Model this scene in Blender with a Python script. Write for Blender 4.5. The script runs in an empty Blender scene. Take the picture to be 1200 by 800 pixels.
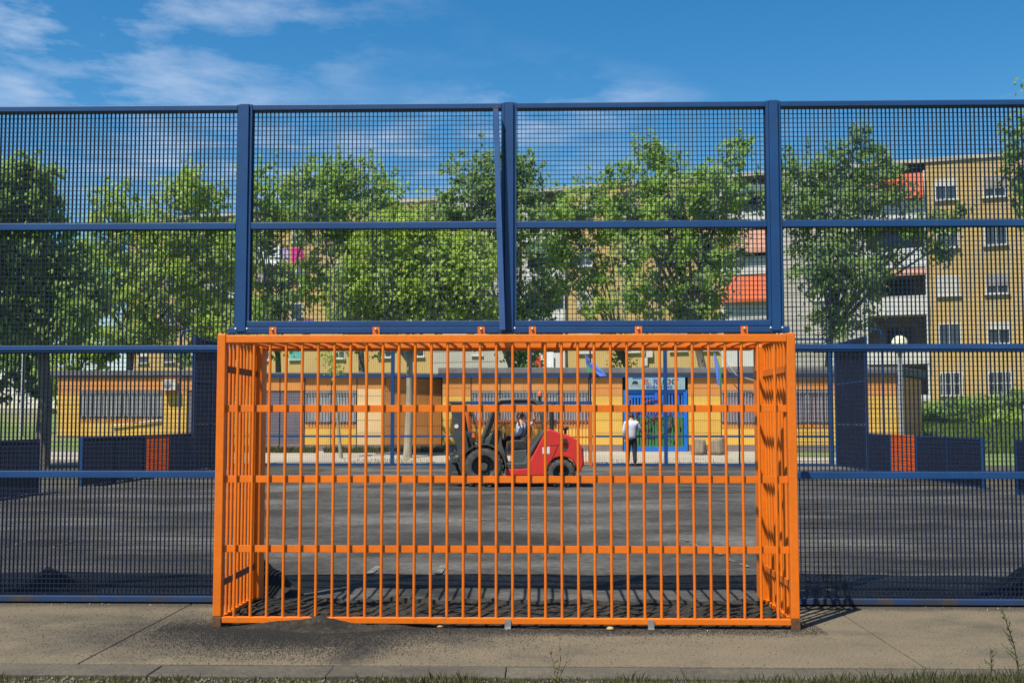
import bpy, math, random
import numpy as np
from mathutils import Vector, Matrix
random.seed(7); rng = np.random.default_rng(7)
S = bpy.context.scene; COL = S.collection
R = math.radians
# ------------------------------------------------------------------ camera
F, PITCH, YAW, CH = 1326.5, 0.0692, 0.0255, 1.414     # focal length in photo pixels, angles, eye height
cam = bpy.data.cameras.new('camera'); camo = bpy.data.objects.new('camera', cam); COL.objects.link(camo)
camo.location = (0, 0, CH); camo.rotation_euler = (math.pi/2 + PITCH, 0, YAW)
cam.sensor_width = 36; cam.lens = 36*F/1200; cam.clip_start = .1; cam.clip_end = 3000
S.camera = camo
# ------------------------------------------------------------------ sky, sun, exposure
SUN_AZ = math.atan2(-0.79, -0.61)     # the sun stands behind the camera to the left
SUN_EL = R(62)
sd = Vector((math.cos(SUN_AZ)*math.cos(SUN_EL), math.sin(SUN_AZ)*math.cos(SUN_EL), math.sin(SUN_EL)))
sun = bpy.data.lights.new('sun', 'SUN'); sun.energy = 5.0; sun.angle = R(.53); sun.color = (1, .94, .83)
suno = bpy.data.objects.new('sun', sun); COL.objects.link(suno); suno.rotation_euler = sd.to_track_quat('Z', 'Y').to_euler()
suno.location = (-20, -20, 40)
wd = bpy.data.worlds.new('World'); S.world = wd; wd.use_nodes = True
wn, wl = wd.node_tree.nodes, wd.node_tree.links
def W_(t, **k):
    n = wn.new(t)
    for a, b in k.items(): setattr(n, a, b)
    return n
bg = wn['Background']; bg.inputs[1].default_value = .09
sky = W_('ShaderNodeTexSky', sky_type='NISHITA', sun_disc=False); sky.sun_elevation = SUN_EL
sky.sun_rotation = math.pi/2 - SUN_AZ; sky.altitude = 300; sky.air_density = 1.0; sky.dust_density = .3; sky.ozone_density = 2.0
hs = W_('ShaderNodeHueSaturation'); hs.inputs['Hue'].default_value = .495; hs.inputs['Saturation'].default_value = 1.42; hs.inputs['Value'].default_value = .90
wl.new(sky.outputs[0], hs.inputs['Color'])
tc = W_('ShaderNodeTexCoord'); sp = W_('ShaderNodeSeparateXYZ'); wl.new(tc.outputs['Generated'], sp.inputs[0])
zc = W_('ShaderNodeMath', operation='MAXIMUM'); zc.inputs[1].default_value = .03; wl.new(sp.outputs[2], zc.inputs[0])
dx = W_('ShaderNodeMath', operation='DIVIDE'); dy = W_('ShaderNodeMath', operation='DIVIDE')
for d, o in ((dx, 0), (dy, 1)): wl.new(sp.outputs[o], d.inputs[0]); wl.new(zc.outputs[0], d.inputs[1])
cb = W_('ShaderNodeCombineXYZ'); wl.new(dx.outputs[0], cb.inputs[0]); wl.new(dy.outputs[0], cb.inputs[1])
cm = W_('ShaderNodeMapping'); cm.inputs['Scale'].default_value = (.9, .75, 1); cm.inputs['Location'].default_value = (3.45, 2.3, 0)
wl.new(cb.outputs[0], cm.inputs[0])
n1 = W_('ShaderNodeTexNoise'); n1.inputs['Scale'].default_value = 2.6; n1.inputs['Detail'].default_value = 9; n1.inputs['Roughness'].default_value = .6
n2 = W_('ShaderNodeTexNoise'); n2.inputs['Scale'].default_value = .55; n2.inputs['Detail'].default_value = 2
wl.new(cm.outputs[0], n1.inputs[0]); wl.new(cm.outputs[0], n2.inputs[0])
r1 = W_('ShaderNodeMapRange'); r1.inputs[1].default_value = .46; r1.inputs[2].default_value = .80; wl.new(n1.outputs[0], r1.inputs[0])
r2 = W_('ShaderNodeMapRange'); r2.inputs[1].default_value = .44; r2.inputs[2].default_value = .62; wl.new(n2.outputs[0], r2.inputs[0])
mm = W_('ShaderNodeMath', operation='MULTIPLY'); wl.new(r1.outputs[0], mm.inputs[0]); wl.new(r2.outputs[0], mm.inputs[1])
mx = W_('ShaderNodeMixRGB'); wl.new(mm.outputs[0], mx.inputs[0]); wl.new(hs.outputs[0], mx.inputs[1]); mx.inputs[2].default_value = (4.9, 5.5, 6.6, 1)
wl.new(mx.outputs[0], bg.inputs[0])
S.view_settings.view_transform = 'Standard'; S.view_settings.look = 'None'; S.view_settings.gamma = 1; S.view_settings.use_curve_mapping = False
S.view_settings.exposure = 0.75
S.render.engine = 'CYCLES'
# ------------------------------------------------------------------ pixels to places
FW = Vector((-math.sin(YAW)*math.cos(PITCH), math.cos(YAW)*math.cos(PITCH), math.sin(PITCH)))
RT = Vector((math.cos(YAW), math.sin(YAW), 0)); UP = RT.cross(FW); CAM = Vector((0, 0, CH))
def ray(u, v): return FW + RT*((u-600)/F) + UP*((400-v)/F)
def W(u, v, Y):
    d = ray(u, v); return CAM + d*(Y/d.y)
def G(u, v, z=0.):
    d = ray(u, v); return CAM + d*((z-CH)/d.z)
def X_(u, Y, v=480): return W(u, v, Y).x
def Z_(v, Y, u=634): return W(u, v, Y).z
# ------------------------------------------------------------------ materials
MATS = {}
def mat(name, c1, c2=None, rough=.6, scale=4., detail=5., lo=.35, hi=.65, bump=0., bscale=None, metal=0., spec=.4, rand=0., stretch=(1,1,1), c3=None, s3=.8, lo3=.55, hi3=.65, trans=0., speck=0., sspeck=40.):
    m = bpy.data.materials.new(name); m.use_nodes = True; MATS[name] = m
    N, L = m.node_tree.nodes, m.node_tree.links; b = N['Principled BSDF']
    b.inputs['Roughness'].default_value = rough; b.inputs['Metallic'].default_value = metal; b.inputs['Specular IOR Level'].default_value = spec
    if c2 is None: c2 = tuple(x*.82 for x in c1)
    g = N.new('ShaderNodeNewGeometry'); mp = N.new('ShaderNodeMapping'); mp.inputs['Scale'].default_value = stretch
    L.new(g.outputs['Position'], mp.inputs[0])
    def noise(s, d):
        n = N.new('ShaderNodeTexNoise'); n.inputs['Scale'].default_value = s; n.inputs['Detail'].default_value = d; n.inputs['Roughness'].default_value = .62
        L.new(mp.outputs[0], n.inputs[0]); return n
    def rng_(src, a, c):
        r = N.new('ShaderNodeMapRange'); r.inputs[1].default_value = a; r.inputs[2].default_value = c; L.new(src, r.inputs[0]); return r.outputs[0]
    def mixc(f, a, c):
        x = N.new('ShaderNodeMixRGB')
        L.new(f, x.inputs[0])
        for i, v in ((1, a), (2, c)):
            if isinstance(v, tuple): x.inputs[i].default_value = (*v, 1)
            else: L.new(v, x.inputs[i])
        return x.outputs[0]
    n = noise(scale, detail); col = mixc(rng_(n.outputs[0], lo, hi), c1, c2)
    if c3 is not None:
        k = noise(s3, 7); col = mixc(rng_(k.outputs[0], lo3, hi3), col, c3)
    if speck:
        k = noise(sspeck, 3); f = N.new('ShaderNodeMapRange'); f.inputs[1].default_value = .36; f.inputs[2].default_value = .62; f.inputs[3].default_value = 1-speck; f.inputs[4].default_value = 1+speck*.55
        L.new(k.outputs[0], f.inputs[0]); hh = N.new('ShaderNodeHueSaturation'); L.new(col, hh.inputs['Color']); L.new(f.outputs[0], hh.inputs['Value']); col = hh.outputs[0]
    if rand:
        oi = N.new('ShaderNodeObjectInfo'); h = N.new('ShaderNodeHueSaturation'); L.new(col, h.inputs['Color'])
        L.new(rng_(oi.outputs['Random'], 0, 1), h.inputs['Value']); h.inputs['Value'].default_value = 1
        r = N.new('ShaderNodeMapRange'); r.inputs[3].default_value = 1-rand; r.inputs[4].default_value = 1+rand
        L.new(oi.outputs['Random'], r.inputs[0]); L.new(r.outputs[0], h.inputs['Value']); col = h.outputs[0]
    L.new(col, b.inputs['Base Color'])
    if bump:
        bn = noise(bscale or scale*6, 6); bp = N.new('ShaderNodeBump'); bp.inputs['Strength'].default_value = 1; bp.inputs['Distance'].default_value = bump
        L.new(bn.outputs[0], bp.inputs['Height']); L.new(bp.outputs[0], b.inputs['Normal'])
    if trans:
        t = N.new('ShaderNodeBsdfTranslucent'); L.new(col, t.inputs[0]); ms = N.new('ShaderNodeMixShader'); ms.inputs[0].default_value = trans
        L.new(b.outputs[0], ms.inputs[1]); L.new(t.outputs[0], ms.inputs[2]); L.new(ms.outputs[0], N['Material Output'].inputs[0])
    return m
mat('blue', (.006,.050,.165), (.004,.038,.13), .5, 2.5, bump=.0008, bscale=40, c3=(.018,.055,.13), s3=5, lo3=.60, hi3=.72)
mat('blue_dirty', (.008,.032,.10), (.02,.028,.05), .8, 3, 9, .38, .6, c3=(.05,.038,.026), s3=4, lo3=.52, hi3=.68)
mat('blue_light', (.035,.09,.25), (.025,.07,.2), .5, 6)
mat('blue_mesh', (.005,.014,.043), (.0035,.010,.032), .6, 5)
mat('orange', (.71,.155,.004), (.62,.13,.004), .42, 1.6, 8, bump=.0009, bscale=35, c3=(.36,.115,.03), s3=9, lo3=.63, hi3=.72, speck=.06, sspeck=22)
mat('orange_mesh', (.62,.10,.008), (.52,.085,.008), .5, 5)
mat('orange_far', (.55,.125,.012), (.45,.1,.012), .5, 5)
mat('rust', (.075,.035,.018), (.13,.06,.03), .85, 30, bump=.002)
mat('orange_shaded', (.22,.075,.045), (.17,.06,.035), .7, 8)  # brown stand-in for the orange paint, with shade put into the colour
mat('steel', (.42,.42,.40), (.3,.3,.29), .4, 20, metal=.7)
mat('concrete', (.132,.107,.069), (.094,.077,.051), .9, 1.4, 10, .3, .7, bump=.004, bscale=60, c3=(.056,.048,.035), s3=.9, lo3=.52, hi3=.70, rand=.03, speck=.28, sspeck=55)
mat('kerb', (.078,.069,.050), (.05,.045,.034), .9, 3, 8, speck=.25, bump=.004, bscale=50, rand=.12)
mat('court', (.021,.020,.019), (.058,.055,.051), .95, .62, 14, .37, .60, bump=.05, bscale=7, stretch=(.7,1.0,1), c3=(.115,.109,.10), s3=.42, lo3=.48, hi3=.66, speck=.36, sspeck=16, spec=.2)
mat('granulate', (.013,.013,.0135), (.032,.031,.029), .95, 60, 4, bump=.012, bscale=90)
mat('granulate_dusty', (.016,.0145,.0125), (.046,.040,.031), .95, 9, 8, bump=.02, bscale=60, speck=.5, sspeck=70, spec=.2)
mat('chalk', (.17,.165,.15), (.06,.056,.05), .9, 9, 8, .35, .62, speck=.4)
mat('plaza', (.32,.285,.225), (.25,.225,.18), .9, .6, 8, bump=.004, bscale=20, c3=(.19,.17,.135), s3=.5, lo3=.55, hi3=.75)
mat('soil', (.075,.062,.042), (.12,.10,.067), .95, 5, 8, bump=.02, bscale=40)
mat('turf', (.085,.14,.028), (.12,.16,.04), .95, 1.2, 8, bump=.03, bscale=12, c3=(.2,.18,.09), s3=.25, lo3=.55, hi3=.7)
mat('gravel', (.15,.135,.105), (.085,.076,.058), .95, 40, 4, rand=.3)
mat('bank_blade', (.12,.20,.03), (.18,.25,.055), .8, 2, trans=.4)
mat('grass_blade', (.05,.068,.018), (.10,.10,.036), .8, 8, trans=.3)
mat('dry_blade', (.17,.14,.065), (.12,.10,.045), .8, 8, trans=.3)
mat('leaf_bright', (.40,.53,.08), (.27,.40,.055), .6, 1.3, 6, .36, .64, trans=.55, c3=(.52,.56,.17), s3=3.4, lo3=.55, hi3=.7)
mat('leaf_mid', (.31,.46,.09), (.20,.33,.06), .6, 1.3, 6, .36, .64, trans=.55, c3=(.42,.48,.17), s3=3.4, lo3=.55, hi3=.7)
mat('leaf_dark', (.24,.37,.09), (.15,.25,.06), .6, 1.3, 6, .36, .64, trans=.55, c3=(.33,.40,.15), s3=3.4, lo3=.55, hi3=.7)
mat('bark', (.10,.085,.062), (.17,.15,.11), .95, 6, 6, bump=.02, stretch=(1,1,.3))
mat('bark_pale', (.24,.20,.145), (.34,.30,.23), .95, 7, 6, bump=.015, stretch=(1,1,.4))
mat('panel_yellow', (.70,.415,.075), (.63,.37,.066), .6, 1.6, 9, .3, .7, rand=.045, c3=(.50,.31,.075), s3=1.4, lo3=.58, hi3=.8, stretch=(1.6,1,.5))
mat('panel_orange', (.64,.26,.065), (.57,.225,.052), .6, 1.6, 9, .3, .7, rand=.06, c3=(.44,.18,.06), s3=1.4, lo3=.58, hi3=.8, stretch=(1.6,1,.5))
mat('panel_cream', (.72,.50,.25), (.66,.45,.22), .55, .8, rand=.03)
mat('panel_mauve', (.21,.165,.165), (.17,.135,.135), .7, 2, rand=.05)
mat('joint', (.035,.035,.05), (.03,.03,.04), .7, 3)
mat('roofing', (.17,.165,.17), (.115,.11,.115), .85, 2.5, 7, rand=.05)
mat('shutter_grey', (.155,.135,.165), (.125,.11,.135), .55, 3, rand=.04)
mat('grille_grey', (.28,.28,.29), (.2,.2,.21), .5, 6)
mat('curtain', (.40,.38,.36), (.26,.25,.25), .8, 3, stretch=(4,4,.3))
mat('curtain_pink', (.34,.26,.28), (.22,.17,.19), .8, 3, stretch=(4,4,.3))
mat('door_blue', (.014,.15,.58), (.012,.125,.5), .45, 4)
mat('door_green', (.03,.20,.065), (.025,.15,.05), .5, 4)
mat('wheel_red', (.16,.03,.045), (.12,.025,.04), .5, 4)
mat('sign_aqua', (.27,.40,.42), (.23,.35,.37), .5, 2)
mat('ink_red', (.40,.06,.08)); mat('ink_green', (.06,.28,.10)); mat('ink_blue', (.05,.09,.36)); mat('ink_black', (.02,.02,.02))
mat('flat_yellow', (.47,.325,.125), (.42,.29,.11), .85, .5, 8, .3, .7, c3=(.36,.26,.115), s3=.22, lo3=.52, hi3=.75)
mat('flat_white', (.42,.395,.345), (.35,.33,.29), .85, .6, 8, rand=.03)
mat('flat_pale', (.56,.55,.525), (.48,.47,.45), .7, .8, 7, rand=.03)
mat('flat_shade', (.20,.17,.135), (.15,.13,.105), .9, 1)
mat('win_frame', (.56,.56,.54), (.48,.48,.46), .5, 3, rand=.05)
mat('roller', (.5,.48,.43), (.42,.40,.36), .6, 1.5, rand=.12)
mat('roller_dark', (.28,.26,.24), (.2,.19,.18), .6, 1.5, rand=.12)
mat('turquoise', (.08,.38,.38), (.06,.3,.3), .6, 3)
mat('glass', (.05,.07,.085), (.025,.035,.045), .08, .7, spec=.6)
mat('awn_orange', (.55,.115,.035), (.46,.095,.03), .8, 1.2, stretch=(5,5,.3))
mat('awn_pink', (.48,.24,.17), (.4,.2,.14), .8, 1.2, stretch=(5,5,.3))
mat('awn_green', (.07,.13,.10), (.05,.10,.08), .8, 1.2, stretch=(5,5,.3))
mat('red', (.56,.03,.022), (.46,.026,.02), .30, 3, c3=(.27,.05,.04), s3=5, lo3=.63, hi3=.78, spec=.5)
mat('charcoal', (.035,.038,.037), (.055,.056,.053), .5, 7, c3=(.10,.09,.075), s3=5, lo3=.58, hi3=.75)
mat('charcoal_green', (.065,.075,.068), (.05,.06,.054), .5, 6)
mat('black', (.014,.014,.015), (.025,.025,.025), .55, 8)
mat('tyre', (.024,.024,.024), (.075,.07,.062), .9, 9, 6, bump=.004)
mat('rim', (.035,.035,.036), (.08,.075,.07), .5, 9)
mat('amber', (.62,.13,.03), (.5,.1,.03), .25, 5)
mat('lamp_red', (.5,.02,.02), None, .25)
mat('paper', (.6,.6,.6), (.5,.5,.5), .6, 20)
mat('skin', (.36,.20,.13), (.32,.175,.11), .55, 8)
mat('hair', (.012,.010,.009), (.02,.016,.014), .6, 30)
mat('shirt_white', (.52,.53,.57), (.44,.45,.5), .85, 7, bump=.01)
mat('shirt_grey', (.40,.42,.48), (.33,.35,.41), .85, 7, bump=.01)
mat('trousers', (.018,.018,.020), (.03,.03,.032), .85, 7, bump=.01)
mat('globe', (.72,.69,.50), (.66,.63,.45), .25, 2)
mat('post_grey', (.33,.34,.35), (.27,.28,.29), .5, 5)
mat('stump', (.27,.215,.155), (.18,.145,.105), .95, 4, 6, bump=.02, stretch=(3,3,.4))
mat('cloth_white', (.74,.74,.76)); mat('cloth_magenta', (.55,.03,.22)); mat('cloth_red', (.6,.07,.04)); mat('cloth_purple', (.16,.06,.30))
mat('cloth_teal', (.05,.28,.30)); mat('cloth_black', (.02,.02,.025)); mat('cloth_lilac', (.45,.34,.52))
mat('flag_blue', (.10,.20,.62), (.08,.16,.52), .8); mat('flag_green', (.05,.24,.12), None, .8)
mat('ac_white', (.62,.60,.55), (.5,.48,.44), .6, 5)
mat('far_wall', (.42,.37,.29), (.34,.3,.24), .9, 1)
mat('litter', (.38,.27,.14), (.3,.2,.1), .8, 30)
def stain(m, cx, cy, rx, ry, col, amt):              # spilled granulate trodden into the paving
    N, L = MATS[m].node_tree.nodes, MATS[m].node_tree.links; b = N['Principled BSDF']; src = b.inputs['Base Color'].links[0].from_socket
    g = N.new('ShaderNodeNewGeometry'); mp = N.new('ShaderNodeMapping'); mp.vector_type = 'POINT'
    mp.inputs['Location'].default_value = (-cx/rx,-cy/ry,0); mp.inputs['Scale'].default_value = (1/rx,1/ry,0); L.new(g.outputs['Position'], mp.inputs[0])
    ln = N.new('ShaderNodeVectorMath'); ln.operation = 'LENGTH'; L.new(mp.outputs[0], ln.inputs[0])
    n = N.new('ShaderNodeTexNoise'); n.inputs['Scale'].default_value = 3.2; n.inputs['Detail'].default_value = 12; n.inputs['Roughness'].default_value = .72; L.new(g.outputs['Position'], n.inputs[0])
    ma = N.new('ShaderNodeMath'); ma.operation = 'MULTIPLY_ADD'; ma.inputs[1].default_value = 2.0; L.new(n.outputs[0], ma.inputs[0]); L.new(ln.outputs['Value'], ma.inputs[2])
    r = N.new('ShaderNodeMapRange'); r.inputs[1].default_value = 2.25; r.inputs[2].default_value = 1.35; r.inputs[4].default_value = amt; L.new(ma.outputs[0], r.inputs[0])
    x = N.new('ShaderNodeMixRGB'); L.new(r.outputs[0], x.inputs[0]); L.new(src, x.inputs[1]); x.inputs[2].default_value = (*col,1); L.new(x.outputs[0], b.inputs['Base Color'])
stain('concrete', -2.0, 7.66, 1.45, .78, (.026,.024,.020), .92)
stain('concrete', -1.12, 7.05, .18, .42, (.022,.02,.018), .9)
stain('concrete', -.1, 7.72, 1.9, .16, (.03,.027,.022), .85)
stain('concrete', 0, 8.75, 9, .17, (.035,.03,.023), .8)
# ------------------------------------------------------------------ builders
ROOT = {}
class B:
    def __init__(s): s.v, s.f, s.sm = [], [], []
    def add(s, vs, fs, smooth=False):
        o = len(s.v); s.v += [tuple(v) for v in vs]; s.f += [tuple(i+o for i in f) for f in fs]; s.sm += [smooth]*len(fs); return s
    def box(s, x0, x1, y0, y1, z0, z1):
        return s.add([(x0,y0,z0),(x1,y0,z0),(x1,y1,z0),(x0,y1,z0),(x0,y0,z1),(x1,y0,z1),(x1,y1,z1),(x0,y1,z1)],
                     [(0,3,2,1),(4,5,6,7),(0,1,5,4),(1,2,6,5),(2,3,7,6),(3,0,4,7)])
    def tube(s, pts, r, n=8, cap=True):
        pts = [Vector(p) for p in pts]; rs = r if isinstance(r, (list, tuple)) else [r]*len(pts); vs, fs = [], []
        t0 = (pts[1]-pts[0]).normalized(); a = t0.orthogonal().normalized()
        for i, p in enumerate(pts):
            t = (pts[min(i+1, len(pts)-1)]-pts[max(i-1, 0)]).normalized()
            a = (a - t*a.dot(t)).normalized(); b = t.cross(a)
            for k in range(n):
                q = 2*math.pi*k/n; vs.append(p + (a*math.cos(q)+b*math.sin(q))*rs[i])
        for i in range(len(pts)-1):
            for k in range(n): fs.append((i*n+k, i*n+(k+1)%n, (i+1)*n+(k+1)%n, (i+1)*n+k))
        s.add(vs, fs, True)
        if cap: s.add(vs[:n], [tuple(range(n-1,-1,-1))]); s.add(vs[-n:], [tuple(range(n))])
        return s
    def prism(s, poly, y0, y1):                      # polygon of (x,z) extruded along y
        n = len(poly); a = sum(poly[i][0]*poly[(i+1)%n][1]-poly[(i+1)%n][0]*poly[i][1] for i in range(n))
        if a < 0: poly = poly[::-1]
        vs = [(x,y0,z) for x,z in poly]+[(x,y1,z) for x,z in poly]
        return s.add(vs, [tuple(range(n)), tuple(range(2*n-1,n-1,-1))]+[(i,i+n,(i+1)%n+n,(i+1)%n) for i in range(n)])
    def slabpoly(s, poly, z0, z1):                   # polygon of (x,y) extruded along z
        n = len(poly); a = sum(poly[i][0]*poly[(i+1)%n][1]-poly[(i+1)%n][0]*poly[i][1] for i in range(n))
        if a < 0: poly = poly[::-1]
        vs = [(x,y,z0) for x,y in poly]+[(x,y,z1) for x,y in poly]
        return s.add(vs, [tuple(range(n-1,-1,-1)), tuple(range(n,2*n))]+[(i,(i+1)%n,(i+1)%n+n,i+n) for i in range(n)])
    def lathe(s, prof, c=(0,0,0), n=16, axis='z', smooth=True):   # prof: (r, h)
        vs, fs = [], []; m = len(prof)
        for r, h in prof:
            for k in range(n):
                q = 2*math.pi*k/n; a, b = r*math.cos(q), r*math.sin(q)
                p = {'z':(a,b,h),'y':(a,h,b),'x':(h,a,b)}[axis]; vs.append(tuple(p[i]+c[i] for i in range(3)))
        for i in range(m-1):
            for k in range(n):
                f = (i*n+k, i*n+(k+1)%n, (i+1)*n+(k+1)%n, (i+1)*n+k); fs.append(f if axis != 'y' else f[::-1])
        return s.add(vs, fs, smooth)
    def mesh(s, name, m, off=(0,0,0)):
        me = bpy.data.meshes.new(name)
        me.from_pydata([(x-off[0],y-off[1],z-off[2]) for x,y,z in s.v], [], s.f); me.polygons.foreach_set('use_smooth', s.sm)
        me.materials.append(MATS[m]); me.update(); return me
    def build(s, name, m, parent=None, bevel=0, kind=None, at=None):
        off = ROOT.get(parent.name, (0,0,0)) if parent else (at or (0,0,0))
        o = bpy.data.objects.new(name, s.mesh(name, m, off)); COL.objects.link(o)
        if parent: o.parent = parent; ROOT[o.name] = off
        else: o.location = off; ROOT[o.name] = off
        if bevel:
            bv = o.modifiers.new('bevel', 'BEVEL'); bv.width = bevel; bv.segments = 2; bv.limit_method = 'ANGLE'; bv.angle_limit = R(40)
        if kind: o['kind'] = kind
        return o
def tag(o, label, cat, group=None, kind=None):
    o['label'] = label; o['category'] = cat
    if group: o['group'] = group
    if kind: o['kind'] = kind
    return o
def thing(name, label, cat, loc=(0,0,0), rz=0, group=None, local=False):
    o = bpy.data.objects.new(name, None); COL.objects.link(o); o.location = loc; o.rotation_euler.z = rz; o.empty_display_size = .2
    ROOT[o.name] = (0,0,0) if local else tuple(loc); return tag(o, label, cat, group)
def inst(name, me, parent, loc=(0,0,0), rz=0):       # a piece sharing mesh data; loc in world metres (or local for local things)
    o = bpy.data.objects.new(name, me); COL.objects.link(o); off = ROOT.get(parent.name, (0,0,0))
    o.parent = parent; o.location = Vector(loc)-Vector(off); o.rotation_euler.z = rz; ROOT[o.name] = off; return o
def struct(o): o['kind'] = 'structure'; return o
def np_mesh(name, V, Fq, m, at=(0,0,0)):
    V = np.asarray(V, np.float32)-np.asarray(at, np.float32); Fq = np.asarray(Fq, np.int32)
    me = bpy.data.meshes.new(name); me.vertices.add(len(V)); me.vertices.foreach_set('co', V.ravel())
    k = Fq.shape[1]; me.loops.add(Fq.size); me.loops.foreach_set('vertex_index', Fq.ravel())
    me.polygons.add(len(Fq)); me.polygons.foreach_set('loop_start', np.arange(len(Fq), dtype=np.int32)*k)
    me.materials.append(MATS[m]); me.update(calc_edges=True); return me
def fnoise(x, y, s=0):                               # cheap smooth noise for relief
    return (math.sin(x*1.7+s)+math.sin(y*2.3+s*1.3+x*.6)+math.sin(x*4.1-y*3.3+s*2.1)*.5+math.sin(x*9.3+y*7.7+s)*.25)/2.75
# ------------------------------------------------------------------ the ground
YF, DG = 8.8555, 1.049; YN = YF-DG                   # plane of the near fence, plane of the goal's back
YE = 35.4                                            # far end of the court
XL, XR = -9.8, 9.1                                   # sides of the court
YB = 42.5
GXA, GXB, YN0 = -2.24, 1.74, YN+.03
KY0, KY1 = 6.38, 6.65                                # kerb
def sm(a, b, t):
    t = min(1, max(0, (t-a)/(b-a))); return t*t*(3-2*t)
def terr(x, y):
    z = -.10 + .075*sm(8.2, 8.8, y)
    if y > 35.6: z += .27*min(1, (y-35.6)/6.7)
    if y > 44: z += .35*sm(44, 52, y) + 1.45*sm(50, 64, y)
    if y > 40 and x > 14: z += .45*sm(14, 17, x)*sm(42, 52, y)
    return z
gx = sorted(set([-900,-500,-250,-120,-80]+list(range(-60,61,3))+[80,120,250,500,900]))
gy = sorted(set([-300,-100,-40,-15,-5,0,3,5,6,7,8.2,8.3,8.4,8.5,8.6,8.7,8.8,9,12,20,30,35.6,36.5,38,40,42.3]+list(range(43,68))+[75,90,130,250,500,1200]))
V = [(x,y,terr(x,y)) for y in gy for x in gx]; nx = len(gx)
Fq = [(j*nx+i, j*nx+i+1, (j+1)*nx+i+1, (j+1)*nx+i) for j in range(len(gy)-1) for i in range(nx-1)]
o = bpy.data.objects.new('ground', np_mesh('ground', V, Fq, 'turf')); COL.objects.link(o); struct(o)
# bare verge in front of the kerb
b = B(); n = 60
vv = [(-8+16*i/n, y, -.032+.016*fnoise(-8+16*i/n, y*3)) for y in (4.2,4.8,5.3,5.6,5.7,6.0,6.2,6.39) for i in range(n+1)]
b.add(vv, [(j*(n+1)+i, j*(n+1)+i+1, (j+1)*(n+1)+i+1, (j+1)*(n+1)+i) for j in range(7) for i in range(n)], True)
struct(b.build('verge', 'soil'))
pav = struct(B().box(-12.6,12.6,KY1+.01,YF+.06,-.09,-.03).build('pavement', 'soil'))
for x0 in (-12.5,-7.6,-2.7,2.2,7.1):
    B().box(x0+.004, x0+4.896, KY1+.004, YF-.06, -.029, 0).build('slab', 'concrete', pav, bevel=.006)
kb = struct(B().box(-9.6,9.4,KY0+.02,KY1-.02,-.14,-.06).build('kerb', 'soil'))
km = B().box(-.498,.498,KY0,KY1-.003,-.12,-.004).mesh('kerbstone', 'kerb')
for i in range(-9, 9):
    q = inst('kerbstone', km, kb, (i+.3, random.uniform(-.004,.004), random.uniform(-.004,.002)))
    bv = q.modifiers.new('bevel', 'BEVEL'); bv.width = .008; bv.segments = 2
# court with gently uneven granulate surface
b = B(); nx_, ny_ = 90, 120
xs = [XL-.1+(XR-XL+.2)*i/nx_ for i in range(nx_+1)]; ys = [YF+.03+(YE-YF)*(j/ny_)**1.5 for j in range(ny_+1)]
def cz(x, y): return .0+.016*fnoise(x*1.1, y*1.9, 3)*sm(YF+.1, YF+1.2, y)*sm(YE, YE-2, y)+.008*fnoise(x*5, y*8, 1)*sm(YF+.1, YF+.8, y)
b.add([(x,y,cz(x,y)) for y in ys for x in xs], [(j*(nx_+1)+i, j*(nx_+1)+i+1, (j+1)*(nx_+1)+i+1, (j+1)*(nx_+1)+i) for j in range(ny_) for i in range(nx_)], True)
court = struct(b.build('court', 'court'))
def mark(pts, name='line_marking', m='chalk'):
    B().add([(x,y,cz(x,y)+.008) for x,y in pts], [tuple(range(len(pts)))]).build(name, m, court)
for u in (437, 516):
    a = G(u, 668); mark([(a.x-.035,a.y-.32),(a.x+.035,a.y-.32),(a.x+.05,a.y+.3),(a.x-.02,a.y+.3)])
for (u0,v0,u1,v1,w) in ((0,600,130,595,.05),(5,640,60,628,.04),(60,641,100,630,.04),(800,632,885,668,.05),(545,610,640,607,.05)):
    a, c = G(u0,v0), G(u1,v1); n_ = 12
    for i in range(0, n_, 2):
        p, q = a.lerp(c, i/n_), a.lerp(c, (i+1.1)/n_); d = (c-a).normalized(); s_ = Vector((-d.y,d.x,0))*w/2
        mark([tuple((p-s_)[:2]),tuple((q-s_)[:2]),tuple((q+s_)[:2]),tuple((p+s_)[:2])])
# granulate trodden into the goal, tarmac outside the side boards
bg_ = B(); n = 110
vv = [(GXA+(GXB-GXA)*i/n, YN0+(YF+.02-YN0)*j/24+(.05*fnoise(i*.7,1,2) if j == 0 else 0), .008+.020*(fnoise(i*.55,j*.55,4)+1)*sm(0,5,j)+.010*math.sin(j*1.1+.25*math.sin(i*.2)*8)*sm(0,5,j)*sm(60,20,i)) for j in range(25) for i in range(n+1)]
bg_.add(vv, [(j*(n+1)+i, j*(n+1)+i+1, (j+1)*(n+1)+i+1, (j+1)*(n+1)+i) for j in range(24) for i in range(n)], True).build('goal_floor', 'granulate_dusty', court)
struct(B().box(XL-9,XL-.11,9.2,35.6,-.2,-.012).build('side_path', 'kerb')); struct(B().box(XR+.11,XR+6,9.2,35.6,-.2,-.012).build('side_path', 'kerb'))
# pale plaza between court and school buildings
b = B(); ysp = [35.62,36.5,38,40,41.6,42.9]
def pz(x, y): return -.012+.27*min(1, (y-35.6)/6.7)
b.add([(x,y,pz(x,y)) for y in ysp for x in (-40,-11,9.0)], [(j*3+i,j*3+i+1,j*3+i+4,j*3+i+3) for j in range(5) for i in range(2)])
b.add([(9.0,35.62,pz(0,35.62)),(11.5,35.62,pz(0,35.62)),(15.2,42.9,pz(0,42.9)),(9.0,42.9,pz(0,42.9))],[(0,1,2,3)])
struct(b.build('plaza', 'plaza'))
B().box(XL-.1,XR+.1,YE+.05,YE+.2,-.05,.03).build('court_kerb', 'kerb', court)
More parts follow.
